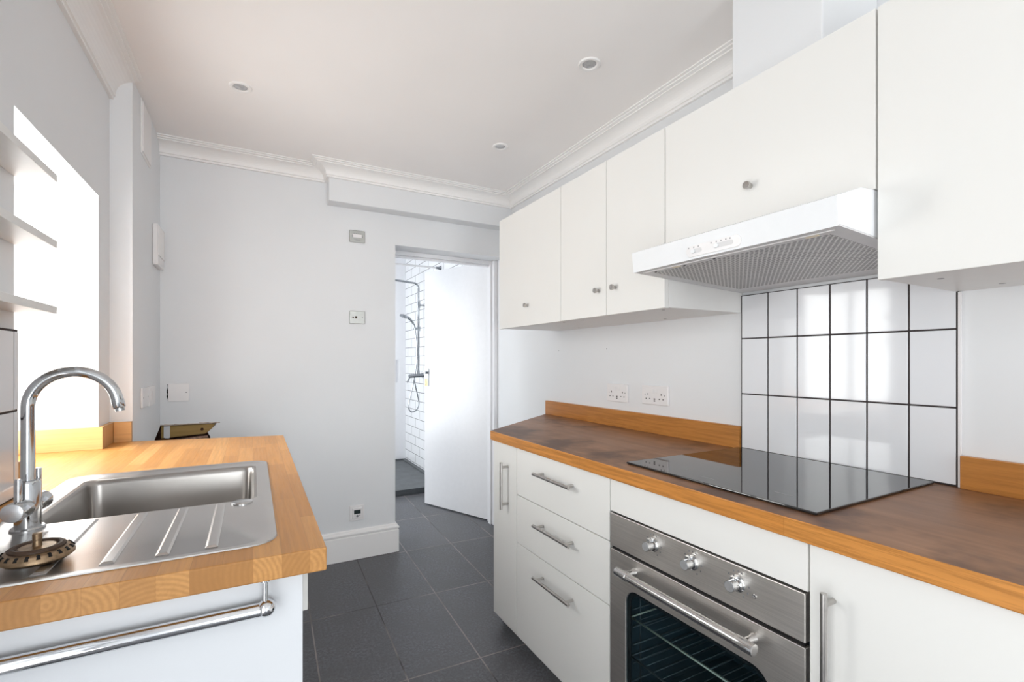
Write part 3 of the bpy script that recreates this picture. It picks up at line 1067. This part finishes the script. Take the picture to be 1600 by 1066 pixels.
def plate_on_pier(y0, y1, z0, z1, lb, kind):
    t_ = thing('wall_switch', lb, 'switch', (xp(y0), (y0 + y1) / 2, z0), 'switches on the wall pier')
    x0 = xp((y0 + y1) / 2) - 0.0002
    obj('plate', G().box(x0, x0 + 0.009, y0, y1, z0, z1), PLASTIC, t_, 0.0025)
    if kind == 'switch':
        obj('rocker', G().box(x0 + 0.009, x0 + 0.0125, (y0 + y1) / 2 - 0.02, (y0 + y1) / 2 + 0.02, z0 + 0.022, z1 - 0.022), PLASTIC, t_, 0.002)
    else:
        obj('screw', G().lathe((x0 + 0.009, y0 + 0.016, (z0 + z1) / 2), (1, 0, 0), [(0.003, 0), (0.003, 0.0006), (0, 0.0006)], 12), GREYM, t_)
        obj('screw', G().lathe((x0 + 0.009, y1 - 0.016, (z0 + z1) / 2), (1, 0, 0), [(0.003, 0), (0.003, 0.0006), (0, 0.0006)], 12), GREYM, t_)


plate_on_pier(2.545, 2.680, 1.004, 1.090, 'blank white switch plate on the pier, nearer the window upstand', 'blank')
plate_on_pier(2.694, 2.838, 1.0005, 1.090, 'white switch plate with rocker on the pier, nearer the far corner', 'switch')

# blanking plate on the far wall with a ragged gap
t = thing('blank_wall_plate', 'square white blank plate above the hole in the far wall', 'plate', (-0.34, YF, 0.995))
obj('plate', G().box(-0.384, -0.293, YF - 0.009, YF, 0.996, 1.089), PLASTIC, t, 0.0022)
obj('screw', G().lathe((-0.306, YF - 0.009, 1.043), (0, -1, 0), [(0.003, 0), (0.003, 0.0006), (0, 0.0006)], 12), GREYM, t)
g = G().prism([(-0.3848, 1.002), (-0.3848, 1.088), (-0.388, 1.086), (-0.3865, 1.07), (-0.389, 1.06), (-0.391, 1.045), (-0.3885, 1.035), (-0.3915, 1.022), (-0.388, 1.012)], 'y', YF - 0.0012, YF + 0.002)
obj('ragged_gap', g, DARK, t)

# timber and pipe inside the hole
g = G().prism([(-0.416, 0.806), (-0.225, 0.818), (-0.205, 0.831), (-0.176, 0.868), (-0.416, 0.869)], 'y', 3.030, 3.075)
t = obj('timber_noggin', g, TIMBER)
tag(t, 'rough knotty timber batten exposed in the hole in the far wall', 'timber')
kn = G().lathe((-0.238, 3.030, 0.842), (0, -1, 0), [(0.0075, 0), (0.006, 0.0006), (0, 0.0008)], 14)
obj('knot', kn, BRICK, t, 0, 2, ORIG[t.name])
kn = G().box(-0.405, -0.378, 3.0285, 3.0302, 0.808, 0.868).prism([(-0.40, 0.806), (-0.382, 0.804), (-0.378, 0.812), (-0.402, 0.814)], 'y', 3.028, 3.031)
obj('plaster_smear', kn, WALL, t, 0, 2, ORIG[t.name])
t = obj('water_pipe', G().cyl((-0.425, 3.045, 0.782), (-0.212, 3.045, 0.800), 0.0105, 16), COPPER)
tag(t, 'old copper pipe running under the exposed timber in the wall hole', 'pipe')
g = G()
random.seed(3)
x = -0.418
while x < -0.175:
    ww = random.uniform(0.012, 0.03)
    h = random.uniform(0.002, 0.0055)
    g.hexa([(x, YF - 0.001, 0.8725), (x + ww, YF - 0.001, 0.8725), (x + ww, YF + 0.03, 0.8705), (x, YF + 0.03, 0.8705),
            (x, YF - 0.0015, 0.8755 + h), (x + ww, YF - 0.0015, 0.8755 + h * 0.6), (x + ww, YF + 0.03, 0.8735), (x, YF + 0.03, 0.8735)])
    x += ww
struct('trim_6', g, PLASTERE)


def isolator_print(xc, zc):
    g_ = G()
    for k in range(5):
        g_.box(xc - 0.016 + k * 0.007, xc - 0.0115 + k * 0.007, YF - 0.0068, YF - 0.0064, zc - 0.024, zc - 0.0185)
    for k in range(4):
        g_.box(xc - 0.022 + k * 0.012, xc - 0.016 + k * 0.012, YF - 0.0068, YF - 0.0064, zc + 0.0165, zc + 0.0195)
    return g_


def metal_plate(x0, x1, z0, z1, nm, lb, cat, extra=None):
    t_ = thing(nm, lb, cat, ((x0 + x1) / 2, YF, z0))
    zc_ = (z0 + z1) / 2
    obj('plate', G().box(x0, x1, YF - 0.0065, YF, z0, z1), [MIRRORPL, GREYM], t_, 0.003, 3, None, extra((x0 + x1) / 2, zc_) if extra else None)
    for xs_ in (x0 + 0.015, x1 - 0.015):
        obj('screw', G().lathe((xs_, YF - 0.0065, zc_), (0, -1, 0), [(0.0032, 0), (0.0032, 0.0007), (0, 0.0007)], 12), GREYM, t_)
    return t_, (x0 + x1) / 2, zc_


t, xc, zc = metal_plate(0.5165, 0.607, 1.932, 2.005, 'isolator_switch', 'steel isolator switch plate with white rocker, higher of two by the doorway', 'switch', isolator_print)
obj('rocker', G().box(xc - 0.026, xc + 0.026, YF - 0.010, YF - 0.0066, zc - 0.009, zc + 0.013), PLASTIC, t, 0.002)
t, xc, zc = metal_plate(0.5165, 0.607, 1.434, 1.513, 'socket_outlet', 'steel aerial socket plate, lower of two by the doorway', 'socket')
obj('jack', G().box(xc - 0.013, xc - 0.001, YF - 0.0075, YF - 0.0064, zc - 0.007, zc + 0.007), RUBBER, t)
obj('jack', G().box(xc - 0.028, xc - 0.020, YF - 0.0072, YF - 0.0064, zc - 0.004, zc + 0.003), RUBBER, t)

t = thing('thermostat', 'small white floor heating thermostat with dark display above the skirting', 'thermostat', (0.56, YF, 0.23))
obj('frame', G().box(0.5165, 0.6035, YF - 0.006, YF, 0.232, 0.325), PLASTIC, t, 0.003, 3)
obj('face', G().box(0.531, 0.589, YF - 0.013, YF - 0.006, 0.246, 0.311), PLASTIC, t, 0.003)
obj('display', G().box(0.541, 0.580, YF - 0.0136, YF - 0.013, 0.274, 0.298), plain('lcd', (0.02, 0.03, 0.03, 1), 0.15), t)
for bx_, bz_, br_ in ((0.5605, 0.261, 0.007), (0.546, 0.264, 0.003), (0.575, 0.264, 0.003)):
    obj('button', G().lathe((bx_, YF - 0.013, bz_), (0, -1, 0), [(br_, 0), (br_, 0.0012), (0, 0.0015)], 16), GREYM, t)

# ------------------------------------------------------------------ right run: base cabinets
XD = 0.9765                 # face of the doors
CB, CT = 0.0528, 0.8435     # bottom and top of the fronts
DTH = 0.019
WY1 = 0.553                 # right-hand neighbour of the oven


def bar_handle(name, parent, a, b, r=0.0062, stand=0.033, inset=0.022):
    a, b = Vector(a), Vector(b)
    d_ = (b - a).normalized()
    g_ = G().cyl(a, b, r, 18)
    for q in (a + d_ * inset, b - d_ * inset):
        g_.cyl(q, q + Vector((stand + 0.0005, 0, 0)), r * 0.82, 14)
    return obj(name, g_, HANDLE, parent, 0)


XH = XD - 0.034
# narrow angled end cabinet
c = thing('base_cabinet', 'narrow white base cabinet with upright handle at the far worktop end', 'cabinet', (1.25, 1.95, 0))
pts = [(XD + DTH, 1.7545), (XD + DTH, 1.970), (XR - 0.002, 2.425), (XR - 0.002, 1.7545)]
obj('carcass', G().prism(pts, 'z', CB, CT), CARC, c)
obj('plinth', G().prism([(1.02, 1.7545), (1.02, 1.97), (1.5, 2.33), (1.5, 1.7545)], 'z', 0, CB), CARC, c)
dr = obj('door', G().box(XD, XD + DTH - 0.0005, 1.7555, 1.972, CB, CT - 0.003), CAB, c, 0.0012)
bar_handle('handle', dr, (XH, 1.832, 0.768), (XH, 1.832, 0.564))
# drawers
c = thing('drawer_cabinet', 'white base cabinet of three drawers left of the oven', 'cabinet', (1.28, 1.456, 0))
obj('carcass', G().box(XD + DTH, XR - 0.002, 1.1575, 1.7535, CB, CT), CARC, c)
obj('plinth', G().box(1.02, 1.5, 1.1575, 1.7535, 0, CB), CARC, c)
for z0, z1, zh in ((0.6460, CT - 0.003, 0.7735), (0.4445, 0.6430, 0.5745), (CB, 0.4415, 0.3750)):
    dr = obj('drawer', G().box(XD, XD + DTH - 0.0005, 1.1590, 1.7525, z0, z1), CAB, c, 0.0012)
    bar_handle('handle', dr, (XH, 1.331, zh), (XH, 1.566, zh))
# oven housing
c = thing('oven_housing', 'white oven housing cabinet with plain panel above the oven', 'cabinet', (1.28, 0.855, 0))
g = G().box(XD + DTH, XR - 0.002, 0.5540, 0.5558, CB, CT).box(XD + DTH, XR - 0.002, 1.1535, 1.1570, CB, CT).box(XD + DTH, XR - 0.002, 0.5558, 1.1535, 0.742, CT).box(XD + DTH, XR - 0.002, 0.5558, 1.1535, CB, 0.12)
obj('carcass', g, CARC, c)
obj('plinth', G().box(1.02, 1.5, 0.554, 1.157, 0, CB), CARC, c)
obj('fascia_panel', G().box(XD, XD + DTH - 0.0005, 0.5560, 1.1555, 0.7425, CT - 0.003), CAB, c, 0.0012)
obj('lower_panel', G().box(XD, XD + DTH - 0.0005, 0.5560, 1.1555, CB, 0.125), CAB, c, 0.0012)
# right-hand cabinet
c = thing('base_cabinet', 'wide white base cabinet with upright handle right of the oven', 'cabinet', (1.28, 0.2, 0))
obj('carcass', G().box(XD + DTH, XR - 0.002, -0.30, 0.5530, CB, CT), CARC, c)
obj('plinth', G().box(1.02, 1.5, -0.30, 0.553, 0, CB), CARC, c)
dr = obj('door', G().box(XD, XD + DTH - 0.0005, -0.05, 0.5515, CB, CT - 0.003), CAB, c, 0.0012)
bar_handle('handle', dr, (XH, 0.507, 0.769), (XH, 0.507, 0.560))
dr = obj('door', G().box(XD, XD + DTH - 0.0005, -0.30, -0.053, CB, CT - 0.003), CAB, c, 0.0012)

# oven
OY0, OY1 = 0.5585, 1.1515
ov = thing('built_in_oven', 'stainless steel built-in oven with three knobs under the hob', 'oven', (1.28, 0.855, 0.13))
g = G()
g.box(0.998, 1.50, OY0 + 0.005, OY0 + 0.035, 0.128, 0.738).box(0.998, 1.50, OY1 - 0.035, OY1 - 0.005, 0.128, 0.738)
g.box(0.998, 1.50, OY0 + 0.035, OY1 - 0.035, 0.128, 0.17).box(0.998, 1.50, OY0 + 0.035, OY1 - 0.035, 0.62, 0.738).box(1.46, 1.50, OY0 + 0.035, OY1 - 0.035, 0.17, 0.62)
obj('oven_cavity', g, ENAMEL, ov)
XO = XD - 0.004
g = G()
KZ = 0.6985
for ky in (0.9693, 0.8365, 0.7087):
    for a in (-150, -118, -86, -20, 0, 24, 60, 100, 140):
        q = R(a)
        yy, zq = ky + 0.0275 * math.sin(q), KZ + 0.0275 * math.cos(q)
        g.box(XO - 0.0004, XO + 0.0005, yy - 0.0016, yy + 0.0016, zq - 0.0020, zq + 0.0020)
cp = obj('control_panel', G().box(XO, XO + 0.020, OY0, OY1, 0.6385, 0.7385), [OVENST, GREYM], ov, 0.0015, 2, None, g)
for ky in (0.9693, 0.8365, 0.7087):
    kn = obj('knob', G().lathe((XO, ky, KZ), (-1, 0, 0), [(0.0185, 0), (0.0185, 0.003), (0.0160, 0.005), (0.0160, 0.009), (0.0128, 0.0105), (0.0128, 0.031), (0, 0.031)], 36).box(XO - 0.022, XO - 0.004, ky - 0.0052, ky + 0.0052, KZ + 0.006, KZ + 0.0195), [TAPCH, SATIN], cp, 0, 2, None,
             G().lathe((XO - 0.031, ky, KZ), (-1, 0, 0), [(0.0118, 0), (0.0118, 0.0006), (0, 0.0006)], 30))
g = G().lathe((XO, 0.6677, 0.6865), (-1, 0, 0), [(0.0048, 0), (0.0048, 0.0015), (0.0035, 0.002), (0, 0.0012)], 16)
obj('indicator_lamp', g, CHROME2, cp)
obj('vent_slot', G().box(XO + 0.006, XO + 0.02, OY0 + 0.004, OY1 - 0.004, 0.6285, 0.638), DARK, ov)


# oven door: steel frame round a rounded glass window
def rr_loop(y0, y1, z0, z1, r, n=10):
    out = []
    for (ay, az, a0) in ((y1 - r, z1 - r, 0), (y0 + r, z1 - r, 90), (y0 + r, z0 + r, 180), (y1 - r, z0 + r, 270)):
        for i in range(n + 1):
            a = R(a0 + 90 * i / n)
            out.append((ay + r * math.cos(a), az + r * math.sin(a)))
    return out


def frame_plate(x0, x1, y0, y1, z0, z1, wy0, wy1, wz0, wz1, r):
    ol = rr_loop(y0, y1, z0, z1, 0.002)
    il = rr_loop(wy0, wy1, wz0, wz1, r)
    n = len(ol)
    vs_, fs_ = [], []
    for xx in (x0, x1):
        vs_ += [(xx, a, b) for a, b in ol] + [(xx, a, b) for a, b in il]
    for k in range(n):
        k2 = (k + 1) % n
        fs_ += [(k, k2, n + k2, n + k), (2 * n + k, 3 * n + k, 3 * n + k2, 2 * n + k2), (k, 2 * n + k, 2 * n + k2, k2), (n + k, n + k2, 3 * n + k2, 3 * n + k)]
    return G()._add(vs_, fs_)


od = obj('oven_door', frame_plate(XO, XO + 0.018, OY0, OY1, 0.130, 0.6290, 0.6322, 1.0823, 0.215, 0.534, 0.045), OVENST, ov, 0.0012)
obj('door_glass', G().box(XO + 0.003, XO + 0.006, 0.600, 1.115, 0.19, 0.56), OVENGL, od)
g = frame_plate(XO + 0.0062, XO + 0.010, 0.605, 1.11, 0.19, 0.56, 0.645, 1.068, 0.228, 0.522, 0.035)
obj('glass_border', g, DARK, od)
xb = XO - 0.040
g = G().lathe((xb, 0.640, 0.5925), (0, 1, 0), [(0.0095, 0.0), (0.0125, 0.001), (0.0132, 0.003), (0.0132, 0.045), (0.0118, 0.0465), (0.0118, 0.3905), (0.0132, 0.392), (0.0132, 0.434), (0.0125, 0.436), (0.0095, 0.437), (0, 0.437)], 26)
for yy in (0.671, 1.046):
    g.lathe((xb, yy, 0.5925), (1, 0, 0), [(0.0085, 0), (0.0085, 0.030), (0.0115, 0.040), (0, 0.0402)], 18)
obj('handle', g, CHROME2, od)
for zr, rm in ((0.30, RUNNER), (0.42, RACKC)):
    g, g2 = G(), G()
    for xx in (1.02, 1.44):
        g.cyl((xx, 0.60, zr), (xx, 1.112, zr), 0.0028, 8)
    g.cyl((1.032, 0.60, zr - 0.006), (1.032, 0.95, zr - 0.006), 0.0016, 8)
    for yy in (0.601, 1.111):
        g.cyl((1.01, yy, zr), (1.45, yy, zr), 0.0028, 8)
    for k in range(15):
        yk = 0.63 + 0.0325 * k
        g2.cyl((1.02, yk, zr), (1.44, yk, zr), 0.0013, 6)
    obj('oven_rack', g, [rm, RUNNER], ov, 0, 2, None, g2)
for yy in (1.112, 0.598):
    g = G()
    for k in range(6):
        g.cyl((1.03, yy, 0.22 + k * 0.055), (1.45, yy, 0.22 + k * 0.055), 0.0025, 6)
    for xx in (1.06, 1.40):
        g.cyl((xx, yy, 0.2), (xx, yy, 0.52), 0.0025, 6)
    obj('rack_runner', g, RUNNER, ov)

# worktop, diagonal at the far end
XW = 0.9616
wb = WT - 0.041
pts = [(XW, -0.32), (XW, 1.978), (XR - 0.001, 2.460), (XR - 0.001, -0.32)]
g = G()
n = 4
vs = [(x, y, wb) for x, y in pts] + [(x, y, WT) for x, y in pts]
g._add(vs, [(3, 2, 1, 0)] + [(i, (i + 1) % n, (i + 1) % n + n, i + n) for i in range(n)], False, 0)
g.f.append((4, 5, 6, 7))
g.s.append(False)
g.mi.append(1)
tag(obj('worktop', g, [OAKR, OAKRT], None, 0.002), 'dark worn oak worktop with orange front edge around the hob on the right', 'worktop')

t = obj('upstand', G().box(1.5611, XR - 0.0005, 1.1345, 2.447, WT, 0.967), OAKR, None, 0.0012)
tag(t, 'orange oak upstand below the sockets, left of the hob tiles', 'upstand', 'orange oak upstands')
t = obj('upstand', G().box(1.5611, XR - 0.0005, -0.32, 0.5145, WT, 0.967), OAKR, None, 0.0012)
tag(t, 'orange oak upstand to the right of the hob tiles', 'upstand', 'orange oak upstands')

# hob splashback
sp_ = thing('tile_splashback', 'white tiled panel with dark joints behind the black hob', 'tiles', (XR, 0.83, WT))
ys = [0.5235 + 0.1012 * k for k in range(7)]
ys[-1] = 1.1315
tile_panel('tiles', 1.571, -1, ys, [WT + 0.0025, 1.0868, 1.2876, 1.445], 0.009, sp_, 0.0045)
obj('grout', G().box(1.5732, XR - 0.0003, 0.5215, 1.1335, WT + 0.0005, 1.445), GROUT, sp_)
obj('edge_trim', G().box(1.5705, XR - 0.0003, 0.5165, 0.5213, WT + 0.0005, 1.3805), PLASTIC, sp_)

# hob
h = thing('induction_hob', 'black glass induction hob inset in the dark oak worktop', 'hob', (1.29, 0.85, WT))
g = G()
for k in range(5):
    g.box(1.098, 1.102, 0.962 + 0.004 * k, 0.9645 + 0.004 * k, WT + 0.0068, WT + 0.0070)
for xx, yy in ((1.07, 0.85), (1.10, 0.66)):
    g.box(xx, xx + 0.0025, yy, yy + 0.045, WT + 0.0068, WT + 0.0070)
obj('glass_top', G().box(1.022, 1.556, 0.564, 1.1335, WT + 0.0012, WT + 0.0068), [BLACKGL, plain('grey_print_light', (0.35, 0.35, 0.36, 1), 0.4)], h, 0.002, 3, None, g)
obj('seal', G().box(1.026, 1.552, 0.568, 1.1295, WT, WT + 0.0014), RUBBER, h)


# ------------------------------------------------------------------ wall cabinets and hood
XU = 1.1866
UB, UT = 1.381, 1.9717


def knob(parent, y, z):
    g_ = G().lathe((XU, y, z), (-1, 0, 0), [(0.0062, 0), (0.0055, 0.010), (0.0068, 0.0125), (0.0100, 0.0145), (0.0105, 0.019), (0.0098, 0.0225), (0, 0.0230)], 22)
    obj('knob', g_, HANDLE, parent)


def wall_cab(lb, y0, y1, z0, doors, caps=()):
    c_ = thing('wall_cabinet', lb, 'cabinet', ((XU + XR) / 2, (y0 + y1) / 2, z0), 'white wall cabinets')
    g_ = G().box(XU + DTH + 0.0005, XR - 0.0005, y0, y1, z0 + 0.002, UT)
    g2 = G()
    for xx, yy in caps:
        g2.lathe((xx, yy, z0 + 0.0021), (0, 0, -1), [(0.006, 0), (0.006, 0.0006), (0, 0.0006)], 14)
    obj('carcass', g_, [CARC, GREYM], c_, 0.0008, 2, None, g2 if caps else None)
    for a, b, ky, kz in doors:
        d_ = obj('door', G().box(XU, XU + DTH, a, b, z0, UT), CAB, c_, 0.0011)
        if ky is not None:
            knob(d_, ky, kz)
    return c_


wall_cab('white wall cabinet with one knobbed door, farthest along towards the shower doorway', 1.7357, 2.327, UB, [(1.7368, 2.326, 2.0203, 1.480)], ((1.52, 2.05), (1.25, 1.80)))
wall_cab('white wall cabinet with a pair of knobbed doors left of the hood', 1.1336, 1.7355, UB, [(1.4295, 1.734, 1.4735, 1.4805), (1.1345, 1.4270, 1.3756, 1.4805)], ((1.52, 1.45), (1.25, 1.20), (1.25, 1.66)))
wall_cab('short white wall cabinet directly above the extractor hood', 0.5287, 1.1334, 1.580, [(0.5315, 1.1305, 0.8256, 1.680)])
wall_cab('large white wall cabinet nearest the camera, right of the hood', -0.10, 0.5285, UB, [(-0.10, 0.5275, None, None)], ((1.30, 0.46), (1.50, 0.42)))

# extractor hood
HY0, HY1 = 0.5345, 1.1300
hd = thing('extractor_hood', 'white slimline extractor hood with sloping front above the hob', 'hood', (1.3, 0.83, 1.45))
prof = [(1.048, 1.4815), (1.0405, 1.5425), (1.134, 1.5745), (1.1850, 1.5785), (XR - 0.010, 1.5785), (XR - 0.010, 1.4565), (1.049, 1.4855)]
obj('body', G().prism(prof, 'y', HY0, HY1), HOODW, hd, 0.0015)
# underside: rim, grease filter, lamps
g = G()
zf = lambda x: 1.4815 + (x - 1.048) * (1.453 - 1.4815) / (1.57 - 1.048)


def slab(g_, x0, x1, y0, y1, dz0, dz1):
    return g_.hexa([(x0, y0, zf(x0) + dz0), (x1, y0, zf(x1) + dz0), (x1, y1, zf(x1) + dz0), (x0, y1, zf(x0) + dz0),
                    (x0, y0, zf(x0) + dz1), (x1, y0, zf(x1) + dz1), (x1, y1, zf(x1) + dz1), (x0, y1, zf(x0) + dz1)])


slab(g, 1.049, 1.092, HY0 + 0.001, HY1 - 0.001, 0.0008, 0.004)
slab(g, 1.092, 1.50, HY0 + 0.001, HY0 + 0.040, 0.0008, 0.004)
slab(g, 1.092, 1.50, HY1 - 0.040, HY1 - 0.001, 0.0008, 0.004)
slab(g, 1.50, 1.565, HY0 + 0.001, HY1 - 0.001, 0.0008, 0.004)
rim = g
obj('grease_filter', slab(G(), 1.088, 1.504, HY0 + 0.036, HY1 - 0.036, 0.0016, 0.0046), FILTER, hd)
obj('front_lip', slab(G(), 1.0685, 1.0715, HY0 + 0.02, HY1 - 0.02, -0.0012, 0.001), PLASTIC, hd)
for y0 in (0.975, 0.592):
    obj('lamp_lens', slab(G(), 1.0745, 1.086, y0, y0 + 0.028, -0.001, 0.001), plain('cream_lens', (0.80, 0.70, 0.52, 1), 0.3), hd)
g = G()
for yy in (1.07, 0.96, 0.86, 0.60):
    slab(g, 1.084, 1.088, yy, yy + 0.006, -0.0004, 0.001)
obj('underside_rim', rim, [HOODG, DARK], hd, 0, 2, None, g)
# control plate, lying on the sloping front
fx = lambda z: 1.048 + (z - 1.4815) * (1.0405 - 1.048) / (1.5425 - 1.4815)


def fp(y, z, out):
    return (fx(z) - out, y, z)


def pill(y0, y1, z0, z1, o0, o1, n=10):
    r_ = (z1 - z0) / 2
    zc_ = (z0 + z1) / 2
    pts_ = []
    for i in range(n + 1):
        a = R(-90 + 180 * i / n)
        pts_.append((y1 - r_ + r_ * math.cos(a), zc_ + r_ * math.sin(a)))
    for i in range(n + 1):
        a = R(90 + 180 * i / n)
        pts_.append((y0 + r_ + r_ * math.cos(a), zc_ + r_ * math.sin(a)))
    m = len(pts_)
    g_ = G()
    vs_ = [fp(a, b, o0) for a, b in pts_] + [fp(a, b, o1) for a, b in pts_]
    fs_ = [tuple(range(m)), tuple(range(2 * m - 1, m - 1, -1))] + [(k, (k + 1) % m, (k + 1) % m + m, k + m) for k in range(m)]
    return g_._add(vs_, fs_)


g = G()
for yy in (0.910, 0.893, 0.878, 0.838, 0.822, 0.808, 0.794, 0.782):
    g.hexa([fp(yy - 0.0016, 1.5105, 0.0017), fp(yy + 0.0016, 1.5105, 0.0017), fp(yy + 0.0016, 1.5135, 0.0017), fp(yy - 0.0016, 1.5135, 0.0017),
            fp(yy - 0.0016, 1.5105, 0.0021), fp(yy + 0.0016, 1.5105, 0.0021), fp(yy + 0.0016, 1.5135, 0.0021), fp(yy - 0.0016, 1.5135, 0.0021)])
pl = obj('control_plate', pill(0.752, 0.920, 1.4875, 1.5170, -0.0005, 0.0018), [PLASTIC, GREYM], hd, 0.0008, 2, None, g)
obj('slider_slot', pill(0.868, 0.904, 1.4960, 1.5080, 0.0018, 0.0021), HOODG, pl)
obj('slider_slot', pill(0.774, 0.832, 1.4960, 1.5080, 0.0018, 0.0021), HOODG, pl)
obj('slider', pill(0.889, 0.902, 1.4965, 1.5075, 0.002, 0.006), HOODW, pl, 0.001)
obj('slider', pill(0.816, 0.830, 1.4965, 1.5075, 0.002, 0.006), HOODW, pl, 0.001)


# ------------------------------------------------------------------ sockets on the right wall
def double_socket(y0, y1, z0, z1, lb):
    t_ = thing('double_socket', lb, 'socket', (XR, (y0 + y1) / 2, z0), 'sockets above the orange upstand')
    xf = XR - 0.010
    yc = (y0 + y1) / 2
    H_ = z1 - z0
    for s in (-1, 1):
        obj('rocker', G().box(xf - 0.0025, xf, yc + s * 0.011 - 0.006, yc + s * 0.011 + 0.006, z0 + H_ * 0.60, z0 + H_ * 0.82), PLASTIC, t_, 0.001)
    g_ = G()
    for s in (-1, 1):
        yk = yc + s * 0.040
        for dy in (-0.011, 0.011):
            g_.box(xf - 0.0004, xf + 0.001, yk + dy - 0.0034, yk + dy + 0.0034, z0 + H_ * 0.28, z0 + H_ * 0.33)
        g_.box(xf - 0.0004, xf + 0.001, yk - 0.002, yk + 0.002, z0 + H_ * 0.50, z0 + H_ * 0.60)
        g_.box(xf - 0.0004, xf + 0.001, yk + s * 0.018 - 0.0015, yk + s * 0.018 + 0.0015, z0 + H_ * 0.48, z0 + H_ * 0.55)
    for k in range(2):
        g_.box(xf - 0.0004, xf + 0.001, yc - 0.0045, yc + 0.0045, z0 + H_ * (0.17 + 0.10 * k), z0 + H_ * (0.23 + 0.10 * k))
    obj('plate', G().box(xf, XR, y0, y1, z0, z1), [PLASTIC, DARK], t_, 0.0022, 3, None, g_)


double_socket(1.736, 1.8825, 1.0065, 1.0935, 'white double wall socket left of the other, farther from the hob')
double_socket(1.482, 1.638, 1.0115, 1.0955, 'white double wall socket right of the other, nearer the hob tiles')
for nm, yy, zz in (('trim_7', 2.3301, 1.268), ('trim_8', 1.8976, 1.2693)):
    struct(nm, G().lathe((XR, yy, zz), (-1, 0, 0), [(0.0032, 0), (0.0028, 0.0006), (0, 0.0006)], 10), GREYM)
